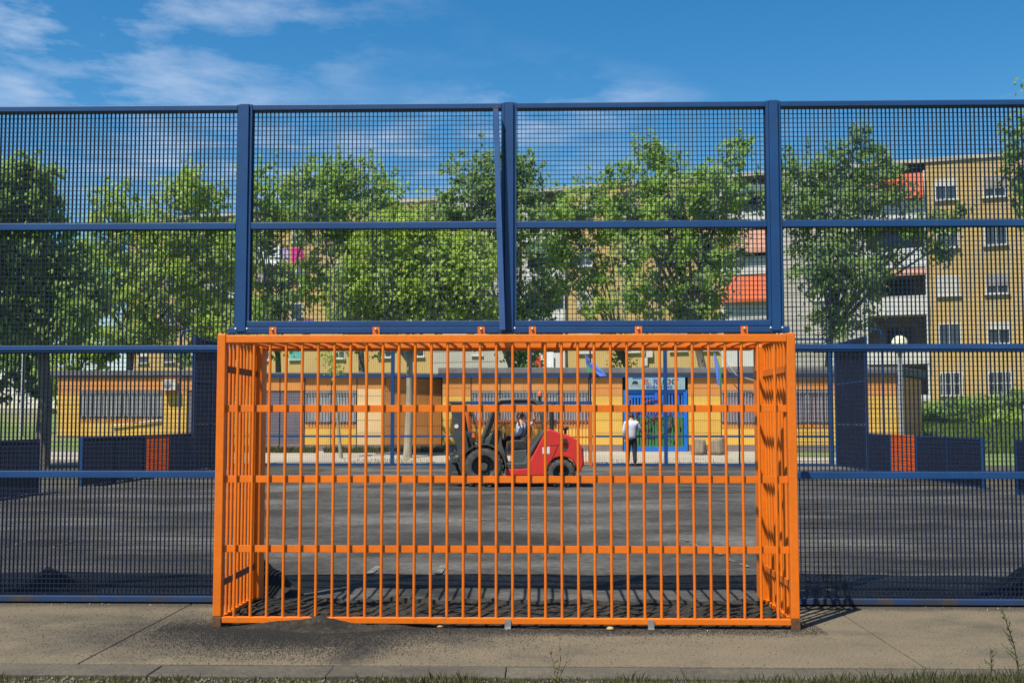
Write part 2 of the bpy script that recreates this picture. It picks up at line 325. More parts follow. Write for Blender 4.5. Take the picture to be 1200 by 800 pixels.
# ------------------------------------------------------------------ grating fences
def grating(x0, x1, z0, z1, y=0., pv=.033, ph=.0366, tv=.0037, dv=.026, th=.0049, along='x', n0=0):
    b = B(); vs, fs = [], []
    def bx(a0,a1,c0,c1,h0,h1):
        if along == 'x': b.box(a0,a1,c0,c1,h0,h1)
        else: b.box(c0,c1,a0,a1,h0,h1)
    n = int((x1-x0)/pv); e = (x1-x0-n*pv)/2
    for i in range(n+1):
        x = x0+e+i*pv+random.gauss(0,.0007); bx(x-tv/2,x+tv/2,y-dv/2,y+dv/2,z0,z1)
    m = int((z1-z0)/ph); e = (z1-z0-m*ph)/2
    for j in range(m+1):
        z = z0+e+j*ph+random.gauss(0,.0006); bx(x0,x1,y-dv/2-.002,y-dv/2+th-.002,z-th/2,z+th/2)
    return b
ZR = [.03,.99,1.971,2.944,3.895]
PX = [-6.52,-4.435,-2.351,-.247,1.83,3.91,5.99]
fence = thing('grating_fence', 'tall blue steel grating fence behind the orange goal on the pavement edge', 'fence', (-.25,YF,0))
def post(x, z0, z1, name='post', y=YF):
    b = B(); b.box(x-.034,x+.034,y-.062,y+.05,z0,z1); b.box(x-.058,x-.0345,y-.046,y+.046,z0,z1); b.box(x+.0345,x+.058,y-.046,y+.046,z0,z1)
    return b.build(name, 'blue', fence, bevel=.003)
for i, x in enumerate(PX): post(x, 2.105 if 2 <= i <= 4 else 0.0, 3.922)
# tapered stay against the middle post
t0, t1 = W(581,128,YF-.11), W(589,387,YF-.10)
bb = B(); bb.add([(t0.x-.021,YF-.135,t0.z),(t0.x+.021,YF-.135,t0.z),(t0.x+.021,YF-.075,t0.z),(t0.x-.021,YF-.075,t0.z),
        (t1.x-.023,YF-.135,t1.z),(t1.x+.023,YF-.135,t1.z),(t1.x+.023,YF-.075,t1.z),(t1.x-.023,YF-.075,t1.z)],
        [(0,1,2,3),(7,6,5,4),(1,0,4,5),(2,1,5,6),(3,2,6,7),(0,3,7,4)]).build('stay', 'blue_light', fence, bevel=.003)
B().box(t0.x-.022,t0.x+.022,YF-.136,YF-.074,t0.z,t0.z+.018).build('rust_cap', 'rust', fence)
for i in range(len(PX)-1):
    x0, x1 = PX[i]+.06, PX[i+1]-.06; over = i in (2,3)
    for j, z in enumerate(ZR):
        if over and j < 3: continue
        h = .027 if j else .022
        if j == 4: h = .022
        if i in (1,4) and j < 3:          # lower rails stop at the goal's sides
            xa, xb = (x0, -2.33) if i == 1 else (1.83, x1)
        else: xa, xb = x0, x1
        B().box(xa,xb,YF-.045,YF+.03,z-h,z+h).build('rail', 'blue' if j else 'blue_dirty', fence, bevel=.004)
        if j == 2: B().box(xa,xb,YF-.052,YF-.046,z-.004,z+.003).build('rail_seam', 'blue_light', fence)
    for j in range(4):
        if over and j < 2: continue
        z0, z1 = ZR[j]+.028, ZR[j+1]-.026
        if over and j == 2: z0 = 2.19
        xa, xb = x0, x1
        if i == 1 and j < 2: xb = -2.33
        if i == 4 and j < 2: xa = 1.83
        grating(xa, xb, z0, z1, YF).build('mesh_panel', 'blue_mesh', fence, kind='stuff')
for xa, xb in ((PX[2]+.06,PX[3]-.06),(PX[3]+.06,PX[4]-.06)):
    B().box(xa-.02,xb+.02,YF-.05,YF+.03,2.142,2.188).build('rail', 'blue', fence, bevel=.004)
B().box(PX[2]-.1,PX[4]+.1,YF-.055,YF+.035,2.092,2.138).build('goal_beam', 'blue', fence, bevel=.003)
bm = B().lathe([(.0,-.006),(.011,-.006),(.011,.006),(0,.008)],axis='y',n=6).mesh('bolt','steel')
for x in PX[2:5]:
    for dx_ in (-.045,.045): inst('bolt', bm, fence, (x+dx_,YF-.066 if abs(dx_)<.03 else YF-.052,2.125))
# ------------------------------------------------------------------ the orange goal
GX0, GX1 = -2.2514, 1.7486
goal = thing('goal_cage', 'orange steel barred goal cage standing on the concrete pavement against the blue fence', 'goal', ((GX0+GX1)/2,YN,0))
pw = .058
for x, sgn in ((GX0,1),(GX1,-1)):
    a, c = (x, x+pw) if sgn > 0 else (x-pw, x)
    B().box(a,c,YN,YN+pw,.072,2.012).build('back_post', 'orange', goal, bevel=.006)
    B().box(a-.002,c+.002,YN-.002,YN+pw+.002,0,.0715).build('rusty_foot', 'rust', goal, bevel=.004)
    # flat patch of cut paint at the post's side
    x2 = x+sgn*.01; m0, m1 = (x2, x2+.075) if sgn > 0 else (x2-.075, x2)
    B().box(m0,m1,YF-.10,YF+.06,.03,2.0).build('mouth_post', 'orange', goal, bevel=.022)
    xs_ = x+sgn*pw/2
    ysl = [YN+pw+.075+i*.0985 for i in range(9)]
    for y in ysl:
        B().tube([(xs_,y,.055),(xs_,y,2.0+(y-YN)*.05)], .0115, 8).build('side_bar', 'orange', goal)
    for z in (.29,1.77):
        B().box(xs_+sgn*.0125-.003,xs_+sgn*.0125+.003,YN+pw+.001,YF-.101,z-.024,z+.024).build('side_strap', 'orange_shaded' if sgn > 0 else 'orange', goal)  # left straps face away from the sun; their shade is painted in
    for z0,z1 in ((.025,.06),(1.985,2.012)):
        B().box(xs_-.018,xs_+.018,YN+pw+.001,YF-.101,z0,z1).build('side_rail', 'orange', goal, bevel=.003)
B().box(GX0+pw+.001,GX1-pw-.001,YN+.004,YN+.05,1.948,2.004).build('top_beam', 'orange', goal, bevel=.005)
B().box(GX0+pw+.001,GX1-pw-.001,YN+.006,YN+.046,.028,.07).build('bottom_beam', 'orange', goal, bevel=.004)
B().box(GX0+.09,GX1-.09,YF-.075,YF+.045,1.955,2.075).build('crossbar', 'orange', goal, bevel=.02)
zs_ = [W(594,v,YN+.03).z for v in (478.5,561.5,643.5)]
nb = 34
bar = B().tube([(0,0,.069),(0,0,1.95)], .0102, 10).mesh('bar', 'orange')
for i in range(nb):
    x = GX0+pw/2+(GX1-GX0-pw)*(i+1)/(nb+1)
    inst('bar', bar, goal, (x, YN+.022, 0))
for z in zs_:
    B().box(GX0+pw+.001,GX1-pw-.001,YN+.0345,YN+.0405,z-.024,z+.024).build('strap', 'orange', goal, bevel=.0015)
rb = B().tube([(0,YN+.051,1.972),(0,YF-.076,1.985)], .0115, 8).mesh('roof_bar', 'orange')
for i in range(nb): inst('roof_bar', rb, goal, (GX0+pw/2+(GX1-GX0-pw)*(i+.85)/(nb+1), 0, 0))
tabm = B().box(-.027,.027,-.004,.004,-.03,.03).mesh('tab', 'orange')
for u in (320,441,564,624,748,872):
    p = W(u,391,YF-.07); t = inst('tab', tabm, goal, (p.x, YF-.0805, 2.108)); inst('bolt', bm, goal, (p.x, YF-.09, 2.118))
for u in (595,763):
    p = W(u,728,YN); x = p.x
    bb = B().box(x-.021,x+.021,YN-.004,YN+.003,0,.062); bb.box(x-.021,x+.021,YN-.03,YN-.0045,0,.006); bb.build('anchor_plate', 'steel', goal)
# ------------------------------------------------------------------ mounds of rubber granulate
def mound(name, label, cx, cy, rx, ry, h, m='granulate', p=1.3, s=0, n=26, rings=12, flat=0):
    vs = [(cx,cy,h)]; fs = []
    for j in range(1, rings+1):
        t = j/rings
        for k in range(n):
            q = 2*math.pi*k/n; w = 1+.14*math.sin(3*q+s)+.09*math.sin(5*q+2*s)
            x, y = cx+rx*w*t*math.cos(q), cy+ry*w*t*math.sin(q)
            z = h*max(0,(1-t))**p*(1+.25*fnoise(x*9,y*9,s))+.012*fnoise(x*23,y*23,s)*(1-t)-.012*t
            vs.append((x,y,z))
    for k in range(n): fs.append((0,1+k,1+(k+1)%n))
    for j in range(rings-1):
        for k in range(n):
            a = 1+j*n; fs.append((a+k,a+n+k,a+n+(k+1)%n,a+(k+1)%n))
    return tag(B().add(vs, fs, True).build(name, m, at=(cx,cy,0)), label, 'granulate pile', 'piles of black rubber granulate')
p = W(62,680,YF+.75); mound('granulate_pile', 'long low black rubber granulate pile behind the fence panel beside the rust brown rail end', p.x, YF+.62, .42, .36, .19, s=1)
p = W(309,680,YF+.62); mound('granulate_pile', 'steep pointed black granulate pile just inside the goal mouth by its post', p.x, YF+.48, .36, .36, .29, p=1.05, s=2)
p = W(1222,680,YF+.6); mound('granulate_pile', 'broad black granulate pile behind the fence panel next to the tall roadside weed', p.x, YF+.58, .62, .45, .29, p=1.15, s=4)
p = W(375,715,YN+.1); mound('granulate_pile', 'dusty grey granulate heap spilling over the bottom beam of the goal cage', p.x, YN+.06, .66, .31, .09, 'granulate_dusty', p=1.25, s=5, n=48, rings=22)
p = W(455,725,YN+.02); mound('granulate_pile', 'flat dusty granulate smear lying under the goal cage beam', p.x, YN+.06, .45, .14, .045, 'granulate_dusty', p=1.1, s=7, n=30)
# loose granules and pebbles
def scatter(name, label, cat, m, n, fn, s0, s1):
    P = np.array([fn() for _ in range(n)], np.float32); sz = rng.uniform(s0, s1, (n,1)).astype(np.float32)
    base = np.array([(1,0,-.5),(-.5,.87,-.5),(-.5,-.87,-.5),(0,0,.9)], np.float32)
    a = rng.uniform(0, 6.28, n); c, s_ = np.cos(a), np.sin(a); V = np.zeros((n,4,3), np.float32)
    for i, q in enumerate(base):
        V[:,i,0] = q[0]*c-q[1]*s_; V[:,i,1] = q[0]*s_+q[1]*c; V[:,i,2] = q[2]
    V = V*sz[:,None,:]*rng.uniform(.6,1.3,(n,4,1))+P[:,None,:]
    Fq = np.array([(0,1,3),(1,2,3),(2,0,3),(0,2,1)])[None]+np.arange(n)[:,None,None]*4
    o = bpy.data.objects.new(name, np_mesh(name, V.reshape(-1,3), Fq.reshape(-1,3), m)); COL.objects.link(o); tag(o, label, cat, kind='stuff'); return o
def f1():
    while 1:
        k_ = random.random()
        if k_ < .45: x = random.gauss(-1.6,.42); y = YN-abs(random.gauss(0,.45))
        elif k_ < .8: x = random.uniform(-2.6,1.9); y = YN+random.gauss(0,.13)
        else: x = random.gauss(-1.4,1.1); y = YN+random.gauss(-.1,.5)
        if KY1 < y < YF and -4 < x < 3: return (x,y,.003)
scatter('loose_granulate', 'black rubber crumbs strewn over the pavement around the goal', 'granulate', 'granulate', 60000, f1, .0010, .0042)
def f2(): return (random.uniform(-6,6), random.choice([random.gauss(YF-.16,.05), random.uniform(KY1,YF-.07)]), .003)
scatter('grit', 'fine dark grit along the foot of the blue fence', 'grit', 'granulate_dusty', 6000, f2, .001, .0035)
scatter('verge_gravel', 'pale gravel along the foot of the kerb', 'gravel', 'gravel', 6000, lambda: (random.uniform(-4.5,4.5), random.uniform(5.8,6.37), -.02), .004, .014)
scatter('leaf_litter', 'dry brown leaf crumbs along the foot of the blue fence', 'litter', 'litter', 45, lambda: (random.uniform(-4.5,4.5), YF-.1-abs(random.gauss(0,.06)), .006), .004, .010)
for n_,(u,v,lab) in enumerate(((516,735,'tan pebble lying in front of the goal beside the granulate smear'),(715,738,'tan pebble lying between the two steel anchor plates'))):
    p = G(u,v); o_ = B().lathe([(0,0),(.024,.004),(.028,.012),(.016,.022),(0,.025)],(p.x,p.y,0),9).build('pebble','litter',at=(p.x,p.y,0)); tag(o_,lab,'pebble')
# ------------------------------------------------------------------ grass and weeds on the verge
def blades(n, fn, h0, h1, w=.004, lean=.5):
    V = np.zeros((n,4,3), np.float32)
    for i in range(n):
        x,y,z,k = fn(); h = random.uniform(h0,h1)*k; a = random.uniform(0,6.28); l = random.uniform(.1,lean)*h; d = (math.cos(a),math.sin(a)); c = random.uniform(0,6.28)
        cw, sw = math.cos(c)*w, math.sin(c)*w
        V[i] = ((x-cw,y-sw,z),(x+cw,y+sw,z),(x+d[0]*l*.4+cw*.6,y+d[1]*l*.4+sw*.6,z+h*.6),(x+d[0]*l,y+d[1]*l,z+h))
    return V.reshape(-1,3), (np.arange(n*4).reshape(-1,4))[:, [0,1,2,3]]
def verge_pt():
    while 1:
        x = random.uniform(-4.2,4.2)
        dens = .3+.7*sm(.9,2.6,x)+.35*math.exp(-((x-.45)/.25)**2)+.5*max(0,fnoise(x*1.7,0,2))
        if random.random() < dens: break
    return (x, random.uniform(6.0,6.37), -.035, .5+.6*sm(-.5,2.8,x)+.5*max(0,fnoise(x*3,1,5)))
V,Fq = blades(15000, verge_pt, .02, .10, .003); o = bpy.data.objects.new('grass', np_mesh('grass', V, Fq, 'grass_blade')); COL.objects.link(o); tag(o,'green grass and low weeds growing along the kerb','grass',kind='stuff')
V,Fq = blades(12000, verge_pt, .015, .08, .003); o = bpy.data.objects.new('dry_grass', np_mesh('dry_grass', V, Fq, 'dry_blade')); COL.objects.link(o); tag(o,'dry straw coloured grass along the kerb','dry grass',kind='stuff')
def weed(base, tip, label, leaves=26, mt='grass_blade', spread=.07, br=7):
    b0 = Vector(base); t0 = Vector(tip); t = thing('weed', label, 'weed', base, group='weeds on the verge')
    k_ = .45 if mt == 'dry_blade' else .8; mid = b0.lerp(t0,.5)+Vector((.02,0,.0)); st = B().tube([b0,b0.lerp(mid,.5),mid,mid.lerp(t0,.5),t0],[k_*q for q in (.005,.0045,.0035,.0025,.001)],5)
    lv = B()
    for k in range(br):
        f = .12+.8*k/br; q = b0.lerp(t0,f)+Vector((.02*math.sin(f*3.1),0,0)); a = random.uniform(0,6.28); L = spread*(1.25-f)
        e = q+Vector((math.cos(a)*L,math.sin(a)*L,L*.7)); st.tube([q,e],[.0025,.001],4)
        for i in range(leaves//br+2):
            c = q.lerp(e,random.random()); d = Vector((random.gauss(0,1),random.gauss(0,1),random.gauss(.3,.6))).normalized()*random.uniform(.012,.035); s_ = d.orthogonal().normalized()*.004
            lv.add([c-s_,c+s_,c+d],[(0,1,2)])
    st.build('stem', mt, t); lv.build('foliage', mt, t, kind='stuff')
p0 = G(1197,790,-.08); p0.y = 6.33
weed((X_(1196,6.33,790),6.33,-.04), tuple(W(1172,706,6.31)), 'tall feathery green weed rising above the kerb', 60, br=12, spread=.10)
for u,v,lab in ((1155,762,'bushy weed by the kerb below the tall feathery weed'),):
    weed((X_(u,6.31,790),6.31,-.04), tuple(W(u+random.uniform(-6,6),v-6,6.30)), lab, 34, br=8, spread=.06)
for u,h,lab in ((640,752,'short dry stalk leaning away from the taller stalk over the kerb'),(668,750,'dry stalk leaning over the kerb towards the far anchor plate'),(655,745,'tallest upright dry stalk over the kerb below the goal centre')):
    weed((X_(650,6.32,790),6.32,-.04), tuple(W(u,h,6.30)), lab, 6, 'dry_blade', .05, 4)
# ------------------------------------------------------------------ side boards, corner fences and the far end of the court
def side_run(name, label, cat, x, y0, y1, z1, cols, group, nrow=1):
    t = thing(name, label, cat, (x,y0,0), group=group); n = len(cols); L = (y1-y0)/n
    for i, c in enumerate(cols):
        a, e = y0+i*L, y0+(i+1)*L
        for j in range(nrow):
            z0_, z1_ = .03+(z1-.03)*j/nrow, .03+(z1-.03)*(j+1)/nrow
            bar_ = 'orange_mesh' if c == 'o' else 'blue_mesh'
            grating(a+.03,e-.03,z0_+.02,z1_-.02,x,along='y',pv=.033,ph=.073,tv=.004,dv=.026).build('mesh_panel', bar_, t, kind='stuff')
            B().box(x-.012,x+.014,a+.03,e-.03,z1_-.022,z1_+.018).build('rail', 'blue' if c != 'o' else 'orange_mesh', t)
        B().box(x-.012,x+.014,a+.03,e-.03,.01,.048).build('rail', 'blue' if c != 'o' else 'orange_mesh', t)
        B().box(x-.035,x+.035,a-.028,a+.028,0,z1+.02).build('post', 'blue', t)
    B().box(x-.035,x+.035,y1-.028,y1+.028,0,z1+.02).build('post', 'blue', t)
    return t
gr = 'blue grating boards along the court'
side_run('court_board','low blue grating board with one orange panel beside the orange school pavilion','barrier',XL,24.0,31.6,1.03,['b','b','o','b'],gr)
side_run('court_board','low blue grating board beyond the gap, under the large leafy tree','barrier',XL,13.8,21.9,1.03,['b']*4,gr)
side_run('court_board','low blue grating board with one orange panel in front of the grass bank','barrier',XR,23.7,31.8,1.03,['b','b','o','b'],gr)
side_run('court_board','low all blue grating board past the opening near the grass bank','barrier',XR,13.5,22.0,1.03,['b']*4,gr)
side_run('corner_fence','tall blue corner fence standing before the orange pavilion with the air conditioner','fence',XL,31.7,35.2,3.75,['b','b'],'tall corner fences of the court',3)
side_run('corner_fence','tall blue corner fence beside the globe lamp','fence',XR,31.9,35.2,3.75,['b','b'],'tall corner fences of the court',3)
for x,y,sg,lab in ((XL-.15,31.0,-1,'slim blue hooked pole beside the corner fence and roller door'),(XR+.25,31.2,1,'slim blue hooked pole between the corner fence and the globe lamp')):
    t = B().tube([(x,y,0),(x,y,3.7),(x-sg*.06,y,3.86),(x-sg*.3,y,3.9)],.035,8).build('pole','blue',at=(x,y,0)); tag(t,lab,'pole','hooked poles')
far = thing('grating_fence', 'far blue grating fence with slim posts in front of the yellow school', 'fence', (-.3,YE,0))
fx = [XL+.1, X_(460,YE), X_(621,YE), X_(780,YE), XR-.1]
for i, x in enumerate(fx):
    z0 = Z_(472,YE) if i == 2 else 0
    B().box(x-.055,x+.055,YE-.05,YE+.05,z0,3.85).build('post', 'blue', far, bevel=.004)
for u in (692,866):
    x = X_(u,YE); B().box(x-.025,x+.025,YE-.025,YE+.025,0,3.85).build('slim_post','blue_mesh',far)
gxa, gxb = X_(548,YE), X_(692,YE)
for v, gapped in ((544,1),(511,1),(441,0),(398,0)):
    z = max(.03, Z_(v,YE))
    for a, e in zip(fx[:-1], fx[1:]):
        segs = [(a+.056,e-.056)]
        if gapped:
            if a < gxa < e: segs = [(a+.056,gxa)]
            elif a < gxb < e: segs = [(gxb,e-.056)]
        for p_, q_ in segs: B().box(p_,q_,YE-.03,YE+.03,z-.032,z+.032).build('rail','blue',far)
z = Z_(472,YE); B().box(gxa-.05,gxb+.05,YE-.065,YE-.031 ,z-.05,z+.05).build('goal_beam','blue',far)
for a, e in zip(fx[:-1], fx[1:]):
    m_ = (.033*2, .0366*2, .0026, .008, .003)
    for z0_,z1_ in ((.07,Z_(472,YE)-.055),(Z_(472,YE)+.055,Z_(441,YE)-.035),(Z_(441,YE)+.035,3.78)):
        p_, q_ = a+.056, e-.056
        if z0_ < 1:
            if a < gxa < e: q_ = gxa
            elif a < gxb < e: p_ = gxb
        if q_-p_ > .1: grating(p_,q_,z0_,z1_,YE,*m_).build('mesh_panel','blue_mesh',far,kind='stuff')
fg = thing('goal_cage', 'distant orange goal cage behind the red forklift', 'goal', ((gxa+gxb)/2,YE,0))
zt = Z_(476,YE); yb = YE+1.0
for x in (gxa,gxb):
    B().box(x-.05,x+.05,YE-.16,YE-.066,0,zt).build('mouth_post','orange_far',fg,bevel=.01)
    B().box(x-.03,x+.03,yb-.03,yb+.03,0,zt).build('back_post','orange_far',fg)
    for i in range(8):
        y = YE+.03+i*.11; B().tube([(x,y,.05),(x,y,zt-.02)],.011,5).build('side_bar','orange_far',fg)
    B().box(x-.02,x+.02,YE+.0,yb-.031,zt-.05,zt-.005).build('side_rail','orange_far',fg)
B().box(gxa+.051,gxb-.051,YE-.15,YE-.07,zt-.09,zt).build('crossbar','orange_far',fg,bevel=.01)
for z in (.05,Z_(512,yb),Z_(493,yb),zt-.03):
    B().box(gxa+.031,gxb-.031,yb+.012,yb+.02,z-.025,z+.025).build('strap','orange_far',fg)
fb = B().tube([(0,0,.05),(0,0,zt-.03)],.011,5).mesh('bar','orange_far')
for i in range(34): inst('bar', fb, fg, (gxa+(gxb-gxa)*(i+1)/35, yb-.002, 0))
# ------------------------------------------------------------------ school pavilions of coloured panels
PM = {}
def panel(par, x0, x1, z0, z1, y, m):
    w, h = round(x1-x0-.014, 3), round(z1-z0-.014, 3); k = (w,h,m)
    if k not in PM: PM[k] = B().box(-w/2,w/2,0,.03,-h/2,h/2).mesh('panel', m)
    return inst('panel', PM[k], par, ((x0+x1)/2, y, (z0+z1)/2))
def barred_window(par, x0, x1, z0, z1, y, cm='curtain', pitch=.11):
    w = B(); fr = .045
    w.box(x0,x1,y-.02,y+.03,z1-fr,z1); w.box(x0,x1,y-.02,y+.03,z0,z0+fr); w.box(x0,x0+fr,y-.02,y+.03,z0+fr,z1-fr); w.box(x1-fr,x1,y-.02,y+.03,z0+fr,z1-fr)
    o = w.build('window','grille_grey',par)
    B().box(x0+fr,x1-fr,y+.02,y+.035,z0+fr,z1-fr).build('pane','glass' if cm == 'glass' else cm,o)
    g = B(); n = max(2,int((x1-x0)/pitch))
    for i in range(1,n): xx = x0+(x1-x0)*i/n; g.box(xx-.012,xx+.012,y-.06,y-.045,z0-.03,z1+.03)
    for z in (z0+.06,z1-.06): g.box(x0,x1,y-.045,y-.03,z-.015,z+.015)
    g.build('window_bars','grille_grey',o)
    return o
def wall_bay(par, x0, x1, y, zb, zt, kind, zoff=0):
    R_ = [zb,zb+.24,zb+.70,zb+1.16,zb+1.62,zb+2.08,zb+2.36,zt]
    if kind == 'cream': cs = ['panel_mauve']+['panel_cream']*5+['panel_orange']
    else: cs = ['panel_mauve']+['panel_yellow']*4+['panel_orange']*2
    if kind in ('wall','cream'):
        for a, e, c in zip(R_[:-1], R_[1:], cs): panel(par, x0, x1, a, e, y, c)
    elif kind.startswith('win'):
        zw0, zw1 = zb+1.06, zb+2.27
        panel(par,x0,x1,zb,zb+.24,y,'panel_mauve'); panel(par,x0,x1,zb+.24,zb+.86,y,'panel_yellow'); panel(par,x0,x1,zb+.86,zw0,y,'panel_orange')
        panel(par,x0,x1,zw1,zt,y,'panel_orange')
        barred_window(par,x0+.015,x1-.015,zw0+.01,zw1-.01,y+.0,'curtain_pink' if kind == 'winp' else 'curtain')
    elif kind == 'shutter':
        panel(par,x0,x1,zb,zb+.3,y,'panel_mauve'); panel(par,x0,x1,zb+2.27,zt,y,'panel_orange')
        n = 17; h = (2.27-.3)/n
        for i in range(n): panel(par,x0,x1,zb+.3+i*h,zb+.3+(i+1)*h+.006,y+.03,'shutter_grey').name = 'shutter_slat'
def roof(par, poly, z0, z1, name='roof'):
    r = B().slabpoly(poly, z0, z1).build(name,'roofing',par,bevel=.02); return r
ZBS, ZTS = .24, 3.05
# the long pavilion with the blue gate
sch = thing('school_pavilion','yellow and orange panelled school pavilion with a blue gate under an aqua sign','building',(5,YB,ZBS))
cols = [518,552,586,621,655,690,730,806,845,885,920,946,972,1012,1053]
kinds = ['wall','win','win','win','win','wall','gate','wall','winp','wall','winp','winp','wall','wall']
xb = [X_(u,YB) for u in cols]
ex, ey = X_(1078,46.31), 46.2
core = B(); core.slabpoly([(xb[0],YB+.031),(xb[6],YB+.031),(xb[6],YB+.35),(xb[7],YB+.35),(xb[7],YB+.031),(xb[-1],YB+.031),(ex,ey),(ex,50),(xb[0],50)],ZBS-.3,ZTS+.02); core.build('wall','joint',sch)
for a,e,k in zip(xb[:-1],xb[1:],kinds):
    if k != 'gate': wall_bay(sch,a+.012,e-.012,YB,ZBS,ZTS,k)
def slant_panels(par, p, q, zb, zt, m='panel_orange', base='panel_mauve', n=2):
    p, q = Vector((*p,0)), Vector((*q,0)); d = (q-p); L = d.length; a = math.atan2(d.y,d.x); rows = [zb,zb+.24,zb+.95,zb+1.65,zb+2.25,zt]
    nrm = Vector((d.y,-d.x,0)).normalized()*.033
    for i in range(n):
        for j in range(5):
            w, h = L/n-.014, rows[j+1]-rows[j]-.014; k = (round(w,3),round(h,3),base if j == 0 else m,'s')
            if k not in PM: PM[k] = B().box(-w/2,w/2,0,.03,-h/2,h/2).mesh('panel',k[2])
            c = p+d*((i+.5)/n)+nrm; inst('panel',PM[k],par,(c.x,c.y,(rows[j]+rows[j+1])/2),a)
slant_panels(sch,(xb[-1],YB+.031),(ex,ey),ZBS,ZTS,n=3)
roof(sch,[(xb[0]-.15,YB-.09),(xb[-1]+.12,YB-.09),(ex+.25,ey-.1),(ex+.25,50.2),(xb[0]-.15,50.2)],ZTS+.03,Z_(430,YB)-.02)
B().box(xb[0]-.15,xb[-1]+.1,YB-.11,YB-.091,ZTS-.03,ZTS+.12).build('fascia','joint',sch)
B().tube([(X_(838,YB),YB-.26,Z_(405,YB)),(X_(850,YB),YB-.27,Z_(425,YB)),(X_(862,YB),YB-.27,Z_(440,YB)),(X_(885,YB),YB-.27,Z_(447,YB)),(X_(905,YB),YB-.26,Z_(444,YB))],.018,5).build('hanging_cable','flat_pale',sch)
# gate: two leaves of bars, blue above and green below, with a red wheel
gx0, gx1 = xb[6]+.02, xb[7]-.02; gzt = Z_(457,YB); gz0 = ZBS+.02; gate = None
gf = B(); fw_ = .14
gf.box(gx0,gx0+fw_,YB-.06,YB+.05,gz0,gzt); gf.box(gx1-fw_,gx1,YB-.06,YB+.05,gz0,gzt); gf.box(gx0+fw_,gx1-fw_,YB-.06,YB+.05,gzt-.1,gzt); gf.box(gx0+fw_,gx1-fw_,YB-.06,YB+.05,gz0,gz0+.16)
gate = gf.build('gate','door_blue',sch,bevel=.008)
gm = X_(769,YB); zmid = Z_(488,YB)
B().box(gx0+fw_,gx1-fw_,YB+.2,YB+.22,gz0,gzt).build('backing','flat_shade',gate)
for a,e in ((gx0+fw_,gm-.06),(gm+.06,gx1-fw_)):
    for z0_,z1_,m_ in ((gz0+.17,zmid,'door_green'),(zmid,gzt-.11,'door_blue')):
        g = B(); n = 9 if a < gm else 8
        for i in range(n): xx = a+(e-a)*(i+.5)/n; g.box(xx-.028,xx+.028,YB-.02,YB+.01,z0_,z1_)
        g.box(a,e,YB-.025,YB+.012,z1_-.05,z1_-.001); g.box(a,e,YB-.025,YB+.012,z0_+.001,z0_+.05)
        g.build('gate_bars',m_,gate)
B().box(gm-.059,gm+.059,YB-.05,YB+.03,zmid,gzt-.101).build('middle_stile','door_blue',gate); B().box(gm-.059,gm+.059,YB-.05,YB+.03,gz0+.161,zmid-.001).build('middle_stile','door_green',gate)
B().box(gx0+fw_,gm-.06,YB-.03,YB+.02,Z_(466,YB),Z_(463,YB)).build('gate_rail','door_blue',gate)
wx, wz, wr = X_(766,YB), Z_(489,YB), .66
wh = B().tube([(wx+wr*math.cos(a*math.pi/16),YB-.075,wz+wr*math.sin(a*math.pi/16)) for a in range(33)],.024,6,False)
for a in range(8): wh.tube([(wx,YB-.075,wz),(wx+wr*math.cos(a*math.pi/4+.3),YB-.075,wz+wr*math.sin(a*math.pi/4+.3))],.013,5)
wh.build('painted_wheel','wheel_red',gate)
sx0, sx1, sz0, sz1 = X_(733,YB)+.06, X_(804,YB)-.04, gzt+.01, ZTS-.0
sg = thing('shop_sign','pale aqua sign board with coloured lettering above the blue school gate','sign',((sx0+sx1)/2,YB-.1,sz0))
B().box(sx0,sx1,YB-.10,YB-.061,sz0,sz1).build('board','sign_aqua',sg,bevel=.005)
def text(par, s_, x, z, y, size, m, name='lettering', sx=1.):
    c = bpy.data.curves.new(name,'FONT'); c.body = s_; c.size = size; c.extrude = .002; c.offset = .006
    tmp = bpy.data.objects.new(name,c); COL.objects.link(tmp); bpy.context.view_layer.update()
    me = bpy.data.meshes.new_from_object(tmp.evaluated_get(bpy.context.evaluated_depsgraph_get())); COL.objects.unlink(tmp); bpy.data.objects.remove(tmp)
    me.materials.clear(); me.materials.append(MATS[m]); o = bpy.data.objects.new(name,me); COL.objects.link(o); o.parent = par
    off = ROOT[par.name]; o.location = (x-off[0],y-off[1],z-off[2]); o.rotation_euler = (math.pi/2,0,0); o.scale = (sx,1,1); return o
h_ = sz1-sz0; inks = ['ink_red','ink_red','ink_green','ink_blue','ink_red','ink_green','ink_blue','ink_red','ink_green','ink_blue','ink_red']
lx = sx0+(sx1-sx0)*.29
for i,ch in enumerate('EL RIUCONCT'):
    if ch != ' ': text(sg,ch,lx+i*(sx1-sx0)*.053,sz0+h_*.42,YB-.104,.26,inks[i],'letter')
text(sg,'ESCUELA DE NINOS',sx0+(sx1-sx0)*.33,sz0+h_*.1,YB-.104,.15,'ink_blue',sx=.72)
B().prism([(sx0+.30+.12*math.cos(a*math.pi/8),sz0+h_*.42+.12*math.sin(a*math.pi/8)) for a in range(9)],YB-.104,YB-.1005).build('emblem','ink_black',sg)
B().box(sx0+.12,sx0+.5,YB-.104,YB-.1005,sz0+h_*.3,sz0+h_*.33).build('emblem_line','ink_red',sg)
B().box(sx0+.2,sx0+.55,YB-.104,YB-.1005,sz1-h_*.2,sz1-h_*.08).build('emblem_bar','ink_blue',sg)
